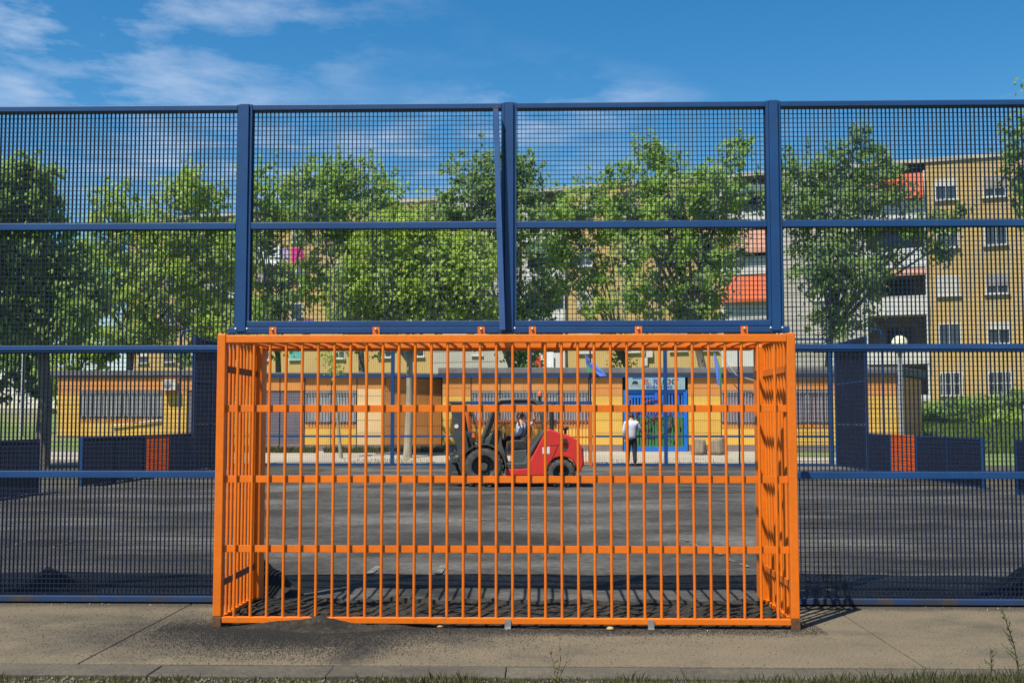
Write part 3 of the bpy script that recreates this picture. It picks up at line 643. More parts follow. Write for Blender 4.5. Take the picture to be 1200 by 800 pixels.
# the pavilion with the roller shutter
pv = thing('school_pavilion','yellow panelled pavilion with a grey roller shutter and a shaded orange slanting end wall','building',(-9,YB,ZBS))
x0s = X_(258,YB); cu = [300,328,357,388,418,451]; xp = [x0s]+[X_(u,YB) for u in cu]
fx_, fy_ = X_(517,43.7), 43.7
B().slabpoly([(xp[0],YB+.031),(xp[3],YB+.031),(xp[-1],YB+.031),(fx_,fy_),(fx_,50),(xp[0],50)],ZBS-.3,ZTS+.02).build('wall','joint',pv)
for a,e,k in zip(xp[:-1],xp[1:],['wall','shutter','shutter','win','win','cream']): wall_bay(pv,a+.012,e-.012,YB-.04 if k == 'shutter' else YB,ZBS,ZTS,k)
slant_panels(pv,(xp[-1],YB+.031),(fx_,fy_),ZBS,ZTS-.05,n=4)
roof(pv,[(xp[0]-.2,YB-.11),(xp[-1]+.1,YB-.11),(fx_+.3,fy_-.05),(fx_+.3,50.2),(xp[0]-.2,50.2)],ZTS+.03,Z_(437,YB)+.03)
B().box(xp[0]-.2,xp[-1]+.08,YB-.13,YB-.111,ZTS-.02,ZTS+.1).build('fascia','joint',pv)
# the detached pavilion with the wide barred window
YC = 51; ZC = .46
pc = thing('school_pavilion','small detached orange and yellow pavilion with a wide barred window and air conditioner','building',(-18,YC,ZC))
cu = [67,93,118,142,167,191,219,232,262]; xp = [X_(u,YC) for u in cu]
B().box(xp[0],xp[-1],YC+.031,58,ZC-.3,ZC+2.95).build('wall','joint',pc)
for a,e,k in zip(xp[:-1],xp[1:],['wall','win','win','win','win','wall','shutter','wall']): wall_bay(pc,a+.012,e-.012,YC,ZC,ZC+2.9,k)
roof(pc,[(xp[0]-.35,YC-.1),(xp[-1]+.2,YC-.1),(xp[-1]+.2,58.2),(xp[0]-.35,58.2)],ZC+2.96,ZC+3.2)
ax = X_(200,YC); t = thing('air_conditioner','white air conditioner box mounted high on the detached pavilion','air conditioner',(ax,YC-.3,ZC+2.3))
B().box(ax-.3,ax+.3,YC-.32,YC-.035,ZC+2.28,ZC+2.76).build('casing','ac_white',t,bevel=.02); B().lathe([(.0,-.325),(.17,-.325),(.18,-.321)],(ax-.07,YC,ZC+2.52),14,'y').build('fan_grille','grille_grey',t)
B().tube([(X_(133,YC),YC-.07,Z_(499,YC)),(X_(190,YC),YC-.07,Z_(492,YC))],.03,6).build('sloping_pipe','flat_pale',pc)
# ------------------------------------------------------------------ block of flats
A0 = Vector((X_(1088,65),65,0)); A1 = Vector((X_(626,73),73,0)); ae = (A0-A1).normalized(); rza = math.atan2(ae.y,ae.x); an = Vector((ae.y,-ae.x,0))
ap = thing('apartment_block','long yellow block of flats with white balconies behind the trees','building',(A0.x,A0.y,1.0),rza,local=True)
def AU(u, v, dpt=0.):
    d = ray(u,v); o_ = A0-an*dpt; t = (o_-CAM).dot(an)/d.dot(an); p = CAM+d*t; return (p-A0).dot(ae), p.z-1.0
Uf = lambda u: AU(u,350)[0]
ztop = AU(1088,190)[1]
rowz = [(AU(1112,b_)[1],AU(1112,a_)[1]) for a_,b_ in ((210,234),(267,290),(323,346),(379,404),(436,463))]
seg = [(1088,1300,'y'),(1014,1088,'b'),(912,1014,'w'),(846,912,'b'),(664,846,'y'),(618,664,'b'),(508,618,'w'),(284,508,'y'),(238,284,'b'),(150,238,'y')]
def awin(cu, z0, z1, w=1.15, kind='shut', bars=False, y=0.):
    f = B(); h = .05
    f.box(cu-w/2,cu+w/2,y-.05,y-.002,z0,z0+h); f.box(cu-w/2,cu+w/2,y-.05,y-.002,z1-h,z1); f.box(cu-w/2,cu-w/2+h,y-.05,y-.002,z0+h,z1-h); f.box(cu+w/2-h,cu+w/2,y-.05,y-.002,z0+h,z1-h); f.box(cu-.025,cu+.025,y-.045,y-.002,z0+h,z1-h)
    o = f.build('window','win_frame',ap)
    B().box(cu-w/2+h,cu+w/2-h,y-.012,y-.004,z0+h,z1-h).build('pane','glass',o)
    B().box(cu-w/2-.08,cu+w/2+.08,y-.14,y-.001,z0-.07,z0-.005).build('sill','win_frame',o)
    d = {'shut':.62,'half':.35,'open':0,'full':1,'teal':1}[kind]
    if d: B().box(cu-w/2+.02,cu+w/2-.02,y-.06,y-.052,z1-(z1-z0)*d,z1).build('shutter','turquoise' if kind == 'teal' else random.choice(['roller','roller','roller','roller_dark']),o)
    if bars:
        g = B()
        for i in range(9): xx = cu-w/2+w*i/8; g.box(xx-.014,xx+.014,y-.18,y-.15,z0-.05,z1+.02)
        for z in (z0-.03,(z0+z1)/2,z1): g.box(cu-w/2,cu+w/2,y-.15,y-.14,z-.015,z+.015)
        g.build('window_bars','win_frame',o)
def flat_wall(u0, u1, m):
    B().box(u0,u1,0,9,-2.2,ztop).build('wall',m,ap)
for a,e,k in seg:
    u0, u1 = Uf(a), Uf(e)
    if k in 'yw':
        flat_wall(u0,u1,'flat_yellow' if k == 'y' else 'flat_white')
        if k == 'w':
            for j in range(22):
                z = -.8+j*.72
                if z < ztop-.3: B().box(u0+.02,u1-.02,-.02,-.001,z,z+.655).build('cladding_board','flat_white',ap)
    else:
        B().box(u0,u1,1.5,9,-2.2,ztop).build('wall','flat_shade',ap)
        for i,(z0,z1) in enumerate(rowz):
            zf = z0-.95
            bl = B(); bl.box(u0+.02,u1-.02,-.35,-.25,zf-.1,zf+.98); bl.box(u0+.02,u0+.1,-.25,1.49,zf-.1,zf+.98); bl.box(u1-.1,u1-.02,-.25,1.49,zf-.1,zf+.98)
            bo = bl.build('balcony','flat_pale',ap); B().box(u0+.1,u1-.1,-.249,1.49,zf-.1,zf+.02).build('balcony_slab','flat_white',bo)
            for q in (.33,.66): B().box(u0+(u1-u0)*q-.02,u0+(u1-u0)*q+.02,-.36,-.351,zf-.08,zf+.96).build('railing_joint','roller_dark',bo)
            B().box(u0+(u1-u0)*.3,u0+(u1-u0)*.75,1.47,1.499,zf+.05,zf+2.1).build('balcony_door','glass',bo)
            for xx in (u0+.04,u1-.12): B().box(xx,xx+.09,-.33,-.26,zf+.981,zf+2.68).build('balcony_post','win_frame',bo)
            aw = {(1014,0):('awn_orange',1.35),(1014,2):('awn_pink',.25),(846,1):('awn_pink',1.25),(846,2):('awn_orange',1.45),(846,3):('awn_orange',.3),(846,0):('awn_green',.3),(618,1):('awn_green',.9),(618,2):('awn_pink',.2),(238,2):('awn_green',.6)}.get((a,i))
            if aw:
                zt_ = zf+2.55; yb_ = -.38-aw[1]*.28
                A = B().add([(u0+.13,-.36,zt_),(u1-.13,-.36,zt_),(u1-.13,yb_,zt_-aw[1]),(u0+.13,yb_,zt_-aw[1]),(u0+.13,yb_,zt_-aw[1]-.16),(u1-.13,yb_,zt_-aw[1]-.16)],[(0,3,2,1),(3,4,5,2)]); A.build('awning',aw[0],bo)
B().box(Uf(150)-.2,Uf(1300)+.2,-.07,9.3,ztop,ztop+.2).build('roof','roofing',ap); B().box(Uf(150)-.22,Uf(1300)+.22,-.1,-.071,ztop-.02,ztop+.22).build('roof_edge','flat_white',ap)
for c,ks in ((1112,['half','half','full','open','open']),(1169,['shut','open','shut','half','open']),(1240,['shut','half','open','half','open'])):
    for (z0,z1),k in zip(rowz,ks): awin(Uf(c),z0,z1,1.18,k,bars=(z1 < 4.6))
for c in (686,740,795,832):
    for i,(z0,z1) in enumerate(rowz): awin(Uf(c),z0,z1,1.0,random.choice(['shut','full','half','open']))
for c in (310,348,398,452,490):
    for i,(z0,z1) in enumerate(rowz): awin(Uf(c),z0,z1,.95,'teal' if (c == 348 and i == 3) else random.choice(['shut','half','open']))
for c in (960,560):
    for i,(z0,z1) in enumerate(rowz): awin(Uf(c),z0,z1,.7,'half')
for c in (170,200,225):
    for i,(z0,z1) in enumerate(rowz): awin(Uf(c),z0,z1,.9,random.choice(['shut','half']))
# fuse boxes and cables low on the facade above the school roof
for u,v in ((762,414),(756,424)):
    a_,z_ = AU(u,v); B().box(a_-.2,a_+.2,-.2,-.003,z_-.25,z_+.25).build('meter_box','roller',ap)
B().tube([(AU(754,432)[0],-.05,AU(754,432)[1]),(AU(758,400)[0],-.05,AU(758,400)[1]),(AU(790,398)[0],-.05,AU(790,398)[1])],.04,5).build('cable','roller_dark',ap)
# washing hung out under the windows
def wash(u0,v0,u1,v1,m,label,sway=0.):
    a0,z1_ = AU(u0,v0); a1,z0_ = AU(u1,v1); n = 8; b = B()
    for side in (0,.02):
        vs = []
        for j in range(2):
            for i in range(n+1):
                x = a0+(a1-a0)*i/n; vs.append((x+sway*j,-.55-side+.05*math.sin(i*1.9)*(.4+.6*j),z1_ if j == 0 else z0_+.06*math.sin(i*2.3)))
        b.add(vs,[(i,i+1,n+2+i,n+1+i) for i in range(n)],True)
    M_ = Matrix.Translation((A0.x,A0.y,1.0))@Matrix.Rotation(rza,4,'Z'); b.v = [tuple(M_@Vector(p)) for p in b.v]
    c = b.v[0]; o = b.build('laundry',m,at=c); tag(o,label,'laundry','washing hung on the flats')
wash(305,286,315,309,'cloth_white','long white sheet on the washing line of the flats, first beside the balconies'); wash(316,290,332,311,'cloth_white','wide white sheet on the washing line of the flats'); wash(333,292,344,308,'cloth_lilac','pale lilac cloth on the washing line beside the magenta one'); wash(346,292,360,309,'cloth_magenta','bright magenta cloth on the washing line of the flats',.1)
wash(341,327,348,337,'cloth_teal','teal garment hanging below the magenta cloth'); wash(349,329,354,336,'cloth_red','red garment hanging between the teal and the white ones'); wash(356,328,362,341,'cloth_white','small white garment hanging next to the red one')
wash(304,325,318,333,'cloth_lilac','short lilac cloth hanging below the white sheets'); wash(334,378,350,385,'cloth_lilac','low lilac cloth under the turquoise shutter'); wash(352,373,361,386,'cloth_black','black cloth hanging near the turquoise shutter'); wash(362,375,371,384,'cloth_purple','purple cloth hanging beside the black one')
wash(610,411,614,419,'cloth_teal','small blue garment hanging above the school roof beside the tree trunk'); wash(629,416,637,432,'cloth_red','red cloth hanging above the school roof'); wash(641,413,652,431,'cloth_white','white printed cloth hanging above the school roof')
# ------------------------------------------------------------------ globe lamp, flags, stumps
lx_, ly_ = X_(1056,39), 39; t = thing('street_lamp','grey street lamp with a cream globe beside the school corner','street lamp',(lx_,ly_,pz(0,39)))
B().tube([(lx_,ly_,.1),(lx_,ly_,Z_(412,39))],[.09,.075],10).build('post','post_grey',t)
zg = Z_(403,39); B().lathe([(.02,-.3),(.14,-.27),(.24,-.15),(.275,0),(.24,.14),(.15,.235),(.0,.275)],(lx_,ly_,zg),18).build('globe','globe',t); B().lathe([(.08,-.36),(.12,-.33),(.12,-.26),(.05,-.25)],(lx_,ly_,zg),12).build('collar','post_grey',t)
def flag(label, px, pts_b, pts_g, Y):
    x = X_(px,Y); t = thing('flag',label,'flag',(x,Y,2.6),group='flags on the far fence')
    for pts,m in ((pts_b,'flag_blue'),(pts_g,'flag_green')):
        v0 = [tuple(W(u,v,Y+dy_)) for u,v,dy_ in pts]; v1 = [(a,c+.015,d) for a,c,d in v0]; n = len(v0)
        B().add(v0+v1,[tuple(range(n)),tuple(range(2*n-1,n-1,-1))]+[(i,i+n,(i+1)%n+n,(i+1)%n) for i in range(n)]).build('cloth',m,t)
flag('limp blue and green flag drooping beside the pavilion roof and gate sign',692,[(685,414,-.1),(689,418,-.15),(691,425,-.1),(696,424,-.1),(711,440,-.2),(703,441,-.15),(694,432,-.08),(687,427,-.05)],[(687,427.2,-.06),(694,432.2,-.09),(692,437,-.1),(688,435,-.12)],YE)
flag('narrow blue and green flag hanging near the pink curtained window',840,[(836,413,-.1),(838,414,-.12),(842,430,-.15),(843,450,-.1),(841,452,-.12),(838,430,-.1)],[(838.4,414.5,-.1),(845,432,-.14),(846,455,-.1),(843.2,452,-.12),(842.3,430,-.12)],YE)
for u,lab,w_ in ((819,'sawn tree stump beside the blue gate',.24),(840,'sawn tree stump under the pink curtained window',.26)):
    yy = 40.6; zz = pz(0,yy); x = X_(u,yy); r = w_
    b = B().lathe([(0,-.02),(r*1.12,-.02),(r*1.02,.12),(r,.5),(r*.97,.54),(0,.55)],(x,yy,zz),18)
    b.v = [(a+.035*math.sin((c-yy)*17+d*4+u),c+.03*math.sin((a-x)*21+u),d+((.22*(a-x)*(1 if u > 830 else -.6)+.02*math.sin(a*40)) if d > zz+.4 else 0)) for a,c,d in b.v]
    tag(b.build('tree_stump','stump',at=(x,yy,zz)),lab,'tree stump')
# pale wall and grey pole far to the left
x0_, x1_ = X_(-160,60), X_(62,60); tag(B().box(x0_,x1_,60,60.3,terr(0,60)-.3,Z_(478,60)).build('garden_wall','far_wall',at=(x0_,60,1)),'pale garden wall behind the large leafy tree','wall')
xl = X_(26,52); tag(B().tube([(xl,52,.2),(xl,52,5.6),(xl+.5,52,5.9)],[.1,.08,.06],8).build('lamp_pole','post_grey',at=(xl,52,.3)),'slim grey pole standing before the pale garden wall','pole')
# ------------------------------------------------------------------ the forklift
FY = 23.7; fo = G(604,571); KS = F/fo.y
def K(u, v): return ((u-604)/KS, max(0,(571-v)/KS))
fk = thing('forklift','red rough terrain forklift with dark roll cage parked on the dusty court','forklift',(fo.x,fo.y+.7,0),local=True)
HW = .62
def kp(pts): return [K(u,v) for u,v in pts]
hood = B().prism(kp([(617,548),(640,504),(644,503.2),(655,507),(668,511),(677,516),(681,522),(683,533),(683,545),(680,553),(676,554.5),(675.5,548),(672,541),(666,537),(658,535.5),(650,537.5),(644,543),(640,551),(638.5,558),(594,558),(592,556),(593,549.5),(612,549)]),-HW,HW).build('body','red',fk,bevel=.035)
B().prism(kp([(650.5,539),(658,537),(666,538.5),(671.5,542.5),(674.5,549),(675,557),(640,557),(641,552),(645,545)]),-HW+.2,HW-.2).build('wheel_well','black',fk)
B().prism(kp([(636,523.3),(654,522.3),(653.8,521.6),(636,522.6)]),-HW-.003,-HW+.02).build('hood_seam','black',fk); B().prism(kp([(654,521),(655,521),(642,549),(641,549)]),-HW-.003,-HW+.02).build('hood_seam','black',fk)
B().prism(kp([(635.5,524.5),(644,523.5),(644,532),(635.5,532)]),-HW-.006,-HW+.01).build('data_label','paper',fk)
B().prism(kp([(657,525.5),(664,525.5),(664,528.5),(657,528.5)]),-HW-.006,-HW+.01).build('badge','charcoal',fk)
for y in (-HW-.05,HW-.03):
    x,z = K(661,517); h_o = B().box(x-.07,x+.05,y,y+.08,z-.06,z+.06).build('tail_lamp','black',fk,bevel=.012); B().box(x+.051,x+.062,y+.01,y+.07,z-.045,z+.045).build('lens','lamp_red',h_o)
B().prism(kp([(679.5,524),(684,526),(684.5,546),(681,550)]),-.4,.4).build('rear_grille','charcoal',fk,bevel=.01)
B().prism(kp([(594,559),(642,559),(642,564),(600,564)]),-HW+.1,HW-.1).build('underframe','black',fk)
# wheels
def wheel(u, v, r, w, y, big):
    x,z = K(u,v); z = r
    t = B().lathe([(r*.58,-w/2),(r*.80,-w/2-.01),(r*.93,-w/2+.015),(r*.965,-w/2+.05),(r*.965,w/2-.05),(r*.93,w/2-.015),(r*.80,w/2+.01),(r*.58,w/2)],(x,y,z),32,'y')
    n = 20 if big else 18
    wo = t.build('wheel','tyre',fk)
    tr = B()
    for k in range(n):
        for sd_ in (-1,1):
            a = 2*math.pi*(k+(.5 if sd_ > 0 else 0))/n; ca, sa = math.cos(a), math.sin(a); da = .09
            y0,y1 = (y-w/2+.004,y+.01) if sd_ < 0 else (y-.01,y+w/2-.004)
            vs = []
            for rr in (r*.935,r*1.0):
                for q,yy in ((a-da,y0),(a+da,y0),(a+da+.12,y1) if sd_<0 else (a+da-.0,y1),(a-da+.12,y1) if sd_<0 else (a-da-.0,y1)): vs.append((x+rr*math.cos(q),yy,z+rr*math.sin(q)))
            tr.add(vs,[(0,1,2,3),(4,7,6,5),(0,4,5,1),(1,5,6,2),(2,6,7,3),(3,7,4,0)])
    tr.build('tread','tyre',wo)
    s_ = -1 if y < 0 else 1; f = y+s_*w*.5
    B().lathe([(r*.60,f),(r*.585,f-s_*.02),(r*.54,f-s_*.03),(r*.50,f-s_*.13),(r*.28,f-s_*.15),(r*.24,f-s_*.09),(r*.18,f-s_*.06),(0,f-s_*.062)],(x,0,z),24,'y',False).build('rim','rim',wo)
    nb_ = B()
    for k in range(6): a = k*math.pi/3; nb_.lathe([(0,f-s_*.10),(.014,f-s_*.10),(.014,f-s_*.16)],(x+r*.36*math.cos(a),0,z+r*.36*math.sin(a)),6,'y')
    nb_.build('wheel_nuts','steel',wo)
for y in (-.56,.56): wheel(566.5,547,.43,.36,y,True)
for y in (-.52,.52): wheel(657.5,555,.30,.26,y,False)
B().tube([(*[K(566.5,547)[0]],-.4,.43),(K(566.5,547)[0],.4,.43)],.08,8).build('front_axle','black',fk); B().tube([(K(657.5,555)[0],-.4,.3),(K(657.5,555)[0],.4,.3)],.06,8).build('rear_axle','black',fk)
# mudguards over the front wheels
for y0,y1 in ((-.76,-.36),(.36,.76)):
    c = K(566.5,547); rr = .49; pts = [(c[0]+rr*math.cos(a),.43+rr*math.sin(a)) for a in [R(150-10*i) for i in range(16)]]; inn = [(c[0]+(rr-.03)*math.cos(a),.43+(rr-.03)*math.sin(a)) for a in [R(150-10*i) for i in range(16)]]
    b = B(); n = len(pts)
    vs = [(x,y0,z) for x,z in pts]+[(x,y1,z) for x,z in pts]+[(x,y0,z) for x,z in inn]+[(x,y1,z) for x,z in inn]
    b.add(vs,[(i,i+n,i+n+1,i+1) for i in range(n-1)]+[(i+2*n,i+2*n+1,i+3*n+1,i+3*n) for i in range(n-1)]+[(i,i+1,i+1+2*n,i+2*n) for i in range(n-1)]+[(i+n,i+3*n,i+3*n+1,i+n+1) for i in range(n-1)]+[(0,2*n,3*n,n),(n-1,2*n-1,4*n-1,3*n-1)])
    b.build('mudguard','charcoal',fk)
# cowl, floor, side step
B().prism(kp([(560,524),(572,511),(580,503.5),(586,505),(588,522),(592,534),(594,548),(580,548),(576,530)]),-.36,.36).build('cowl','charcoal_green',fk,bevel=.02)
B().prism(kp([(592,543),(614,543),(618,540),(620,546),(616,549.5),(592,549.5)]),-HW+.0,HW-.0).build('floor_step','charcoal',fk,bevel=.015)
B().prism(kp([(599,529),(617,527.5),(617,544),(600,544)]),-.42,.42).build('seat_base','charcoal_green',fk,bevel=.01)
st = B().prism(kp([(595,519),(598,516),(613,516),(618,518),(618,528),(596,528)]),-.27,.27).build('seat','black',fk,bevel=.03)
B().prism(kp([(613,518),(617,502),(620,499.5),(623,501),(621,519)]),-.25,.25).build('backrest','black',st,bevel=.03)
b = B(); x,z = K(582,502.5); ax_ = Vector((-.5,0,.86)).normalized(); e1 = Vector((0,1,0)); e2 = ax_.cross(e1)
b.tube([Vector((x,-.05,z))+(e1*math.cos(a)+e2*math.sin(a))*.17 for a in [i*math.pi/9 for i in range(19)]],.014,6,False); b.tube([(x,-.05,z),(x-.12,-.05,z-.28)],.02,6); b.tube([Vector((x,-.05,z))-e1*.17,Vector((x,-.05,z))+e1*.17],.012,5)
b.build('steering_wheel','black',fk)
b = B()
for i,dy_ in enumerate((-.2,-.14,-.08)): b.tube([(K(590,520)[0],dy_,K(590,520)[1]-.2),(K(590,508)[0]+.02,dy_,K(590,508)[1])],[.009,.016],5)
b.build('levers','black',fk)
# roll cage
for y in (-.52,.52):
    pts = [K(563,524),K(566,514),K(572,497),K(578,481),K(582,472.5),K(587,469.6),K(602,469),K(618,468.8),K(626,470),K(631,474),K(634,482),K(637,497),K(639,506)]
    b = B().tube([(x,y*(.96 if z > 1.5 else 1),z) for x,z in pts],.052,10); b.build('cage_tube','charcoal',fk)
    B().tube([(x,y*1.02,z) for x,z in kp([(639,505),(634,512),(626,524),(619,536),(616,543),(612,546.5),(596,547.5)])],.055,8).build('side_guard','charcoal',fk)
    B().prism(kp([(633,507),(637,506),(624,529),(620,536),(619,527),(624,515)]),y-.02,y+.02).build('side_plate','charcoal_green',fk)
b = B()
for u in (590,599,608,617): x,z = K(u,469.5); b.tube([(x,-.5,z),(x,.5,z)],.022,6)
b.tube([(K(582,472.5)[0],-.5,K(582,472.5)[1]),(K(582,472.5)[0],.5,K(582,472.5)[1])],.045,8); b.tube([(K(629,472.5)[0],-.5,K(629,472.5)[1]),(K(629,472.5)[0],.5,K(629,472.5)[1])],.045,8)
b.build('overhead_bars','charcoal',fk)
# mast, carriage and forks
def q4(p, q, w0, w1): return [(p[0],p[1]),(p[0]+w0,p[1]),(q[0]+w1,q[1]),(q[0],q[1])]
tp, bt = K(526,474), K(540,560)
for y in (-.36,.36):
    B().prism(q4(tp,bt,.24,.26),y-.05,y+.05).build('mast_channel','charcoal',fk,bevel=.01)
    B().prism(q4(K(531,483),K(545,558),.11,.13),y*.78-.035,y*.78+.035).build('inner_mast','black',fk,bevel=.008)
b = B(); x,z = K(524.5,473); b.box(x,x+.32,-.42,.42,z-.01,z+.05); b.build('mast_head','charcoal',fk,bevel=.01)
x,z = K(530,486); b = B().box(x,x+.2,-.3,.3,z-.05,z+.05); x,z = K(538,530); b.box(x,x+.2,-.3,.3,z-.05,z+.05); b.build('cross_member','charcoal',fk)
b = B(); 
for y in (-.12,.12): b.tube([(K(533,484)[0]+.05,y,K(533,484)[1]),(K(546,556)[0],y,K(546,556)[1])],.03,8)
b.build('lift_cylinder','steel',fk)
for y in (-.2,.2): B().tube([(K(541,505)[0],y,K(541,505)[1]),(K(562,527)[0],y,K(562,527)[1])],.028,8).build('tilt_cylinder','steel',fk)
for z_ in (.2,.5):
    B().prism([(K(528,560)[0]+(.03 if z_ < .3 else 0),z_),(K(536,560)[0]+.02,z_),(K(536,560)[0],z_+.12),(K(528,560)[0],z_+.12)],-.45,.45).build('carriage_bar','charcoal',fk,bevel=.01)
for y in (-.4,-.13,.13,.4): B().prism(kp([(525,533),(528,533),(536,556),(531,560)]),y-.03,y+.03).build('carriage_plate','charcoal',fk,bevel=.006)
for y in (-.3,.3):
    B().prism(kp([(524,540),(527,540),(530,564),(530,568.5),(482,569.5),(480,568.8),(524,566.3)]),y-.06,y+.06).build('fork','charcoal',fk)
x,z = K(531,500); B().lathe([(0,0),(.058,0),(.058,.004),(0,.004)],(x+.05,-.416,z),16,'y',False).build('warning_sticker','wheel_red',fk); B().lathe([(0,-.003),(.045,-.003),(.045,0)],(x+.05,-.416,z),16,'y',False).build('sticker_disc','paper',fk)
x,z = K(553,512)
hl = B().box(x-.05,x+.07,-.66,-.5,z-.13,z+.11).build('headlamp','black',fk,bevel=.015); B().box(x+.0,x+.06,-.668,-.661,z-.02,z+.08).build('indicator','amber',hl)
B().tube([(x+.02,-.58,z-.12),(x+.06,-.56,z-.3)],.02,6).build('lamp_bracket','black',fk)
x0_,z0_ = K(646.5,505); x1_,z1_ = K(646.5,479); b = B().tube([(x0_,-.3,z0_-.03),(x1_,-.3,z1_)],.052,12); b.tube([(x1_,-.3,z1_-.02),(x1_+.01,-.3,z1_+.05),(x1_+.07,-.3,z1_+.13)],.03,8); b.build('exhaust','black',fk)
x,z = K(663,510); B().lathe([(.03,-.05),(.03,.09),(.045,.10),(.072,.12),(.078,.15),(.05,.175),(0,.18)],(x,-.1,z),14).build('air_intake','black',fk)
x,z = K(632.5,470); bo = B().lathe([(.02,-.02),(.02,.08),(.045,.085),(.05,.10)],(x,-.35,z),12).build('beacon','black',fk); B().lathe([(.048,.10),(.05,.17),(.04,.2),(0,.21)],(x,-.35,z),12).build('beacon_dome','amber',bo)
# ------------------------------------------------------------------ people
def skin(name, joints, edges, m, parent, root=0, sub=2):
    me = bpy.data.meshes.new(name); me.from_pydata([j[:3] for j in joints],edges,[]); me.materials.append(MATS[m]); o = bpy.data.objects.new(name,me); COL.objects.link(o); o.parent = parent; ROOT[o.name] = (0,0,0)
    md = o.modifiers.new('skin','SKIN'); md.use_smooth_shade = True
    sv = me.skin_vertices[0].data
    for i,j in enumerate(joints):
        r = j[3]; sv[i].radius = r if isinstance(r,tuple) else (r,r); sv[i].use_root = (i == root)
    sb = o.modifiers.new('sub','SUBSURF'); sb.levels = sub; sb.render_levels = sub; return o
def head(parent, c, face, r=.098, tilt=0.):
    c = Vector(c); f = Vector(face).normalized(); s_ = f.cross(Vector((0,0,1))).normalized(); u_ = s_.cross(f)
    def sph(b, cc, rx, ry, rz, n=14, m_=9, zmin=-1):
        vs, fs = [], []
        for i in range(m_+1):
            p = -math.pi/2+math.pi*i/m_
            for k in range(n):
                q = 2*math.pi*k/n; vs.append(cc+f*(rx*math.cos(p)*math.cos(q))+s_*(ry*math.cos(p)*math.sin(q))+u_*(rz*math.sin(p)))
        for i in range(m_):
            for k in range(n): fs.append((i*n+k,i*n+(k+1)%n,(i+1)*n+(k+1)%n,(i+1)*n+k))
        b.add(vs,fs,True)
    b = B(); sph(b,c,r*.95,r*.76,r*1.18); sph(b,c+f*r*.35-u_*r*.55,r*.5,r*.52,r*.55)
    sph(b,c+f*r*.98-u_*r*.18,r*.17,r*.13,r*.24,8,6)
    for k in (-1,1): sph(b,c+s_*k*r*.77-f*r*.1-u_*r*.1,r*.14,r*.07,r*.24,8,6)
    h = b.build('head','skin',parent)
    b = B(); sph(b,c-f*r*.14+u_*r*.2,r*.95,r*.83,r*1.08); b.build('hair','hair',h)
    b = B()
    for k in (-1,1): sph(b,c+f*r*.86+s_*k*r*.32+u_*r*.05,r*.1,r*.12,r*.07,8,5)
    sph(b,c+f*r*.83-u_*r*.62,r*.06,r*.22,r*.05,8,5); b.build('face_features','hair',h)
    return h
def hand(parent, wrist, dirv, pal, s=1.):
    w = Vector(wrist); d = Vector(dirv).normalized(); p = Vector(pal).normalized(); a = d.cross(p).normalized()
    b = B(); b.tube([w-d*.01,w+d*.03*s,w+d*.085*s],[.024*s,.036*s,.034*s],8)
    for i,L in enumerate((.062,.075,.078,.06)):
        q = w+d*.075*s+a*(i-1.5)*.019*s; b.tube([q,q+d*L*.5*s,q+d*L*.85*s+p*L*.35*s],[.0095*s,.009*s,.007*s],6)
    q = w+d*.03*s+a*.03*s; b.tube([q,q+d*.03*s+a*.022*s,q+d*.062*s+a*.026*s+p*.012*s],[.012*s,.011*s,.008*s],6)
    return b.build('hand','skin',parent)
# man standing with his back turned, in front of the far fence; right hand lifted to his face
mx_, my_ = X_(740,YE-.75), YE-.75; mp = G(740,546); mx_, my_ = mp.x, mp.y
man = thing('person','person in white shirt and black trousers standing with back turned before the gate','person',(mx_,my_,cz(mx_,my_)),local=True)
skin('body',[(0,0,.84,.10),(0,0,1.02,(.13,.09)),(0,0,1.2,(.15,.1)),(.0,.01,1.34,(.10,.075)),(0,.03,1.43,.048),(.01,.06,1.5,.05),
   (.09,0,.78,.085),(.10,.02,.45,.058),(.11,-.03,.09,.042),(.115,.08,.035,.035),(-.09,0,.78,.085),(-.10,.06,.45,.058),(-.11,.02,.09,.042),(-.115,.13,.035,.035),
   (.17,.0,1.3,.055),(.27,.02,1.1,.043),(.19,.15,1.3,.034),(-.17,0,1.3,.055),(-.22,-.01,1.06,.043),(-.19,.06,.84,.034)],
   [(0,1),(1,2),(2,3),(3,4),(4,5),(0,6),(6,7),(7,8),(8,9),(0,10),(10,11),(11,12),(12,13),(3,14),(14,15),(15,16),(3,17),(17,18),(18,19)],'skin',man)
skin('shirt',[(0,0,.78,(.165,.125)),(0,0,1.02,(.165,.12)),(0,0,1.2,(.19,.13)),(0,.01,1.33,(.14,.1)),(0,.02,1.4,(.07,.065)),(.18,0,1.31,.075),(.275,.02,1.1,.062),(.2,.14,1.28,.05),(-.18,0,1.31,.075),(-.228,-.01,1.06,.062),(-.195,.06,.86,.05)],
   [(0,1),(1,2),(2,3),(3,4),(3,5),(5,6),(6,7),(3,8),(8,9),(9,10)],'shirt_white',man)
skin('trousers',[(0,0,.95,(.14,.1)),(.09,0,.76,.105),(.10,.02,.45,.078),(.11,-.03,.09,.062),(-.09,0,.76,.105),(-.10,.06,.45,.078),(-.11,.02,.09,.062)],[(0,1),(1,2),(2,3),(0,4),(4,5),(5,6)],'trousers',man)
head(man,(.015,.09,1.5),(.15,1,-.45),.10)
hand(man,(.19,.15,1.31),(-.3,.2,1),(-.6,.5,-.2)); hand(man,(-.19,.06,.83),(.02,.1,-1),(1,.1,0))
for x,y in ((.11,.03),(-.11,.08)): B().prism([(-.045,0),(.045,0),(.045,.05),(.02,.085),(-.02,.085),(-.045,.05)],y-.12,y+.15).build('shoe','black',man).location.x = x
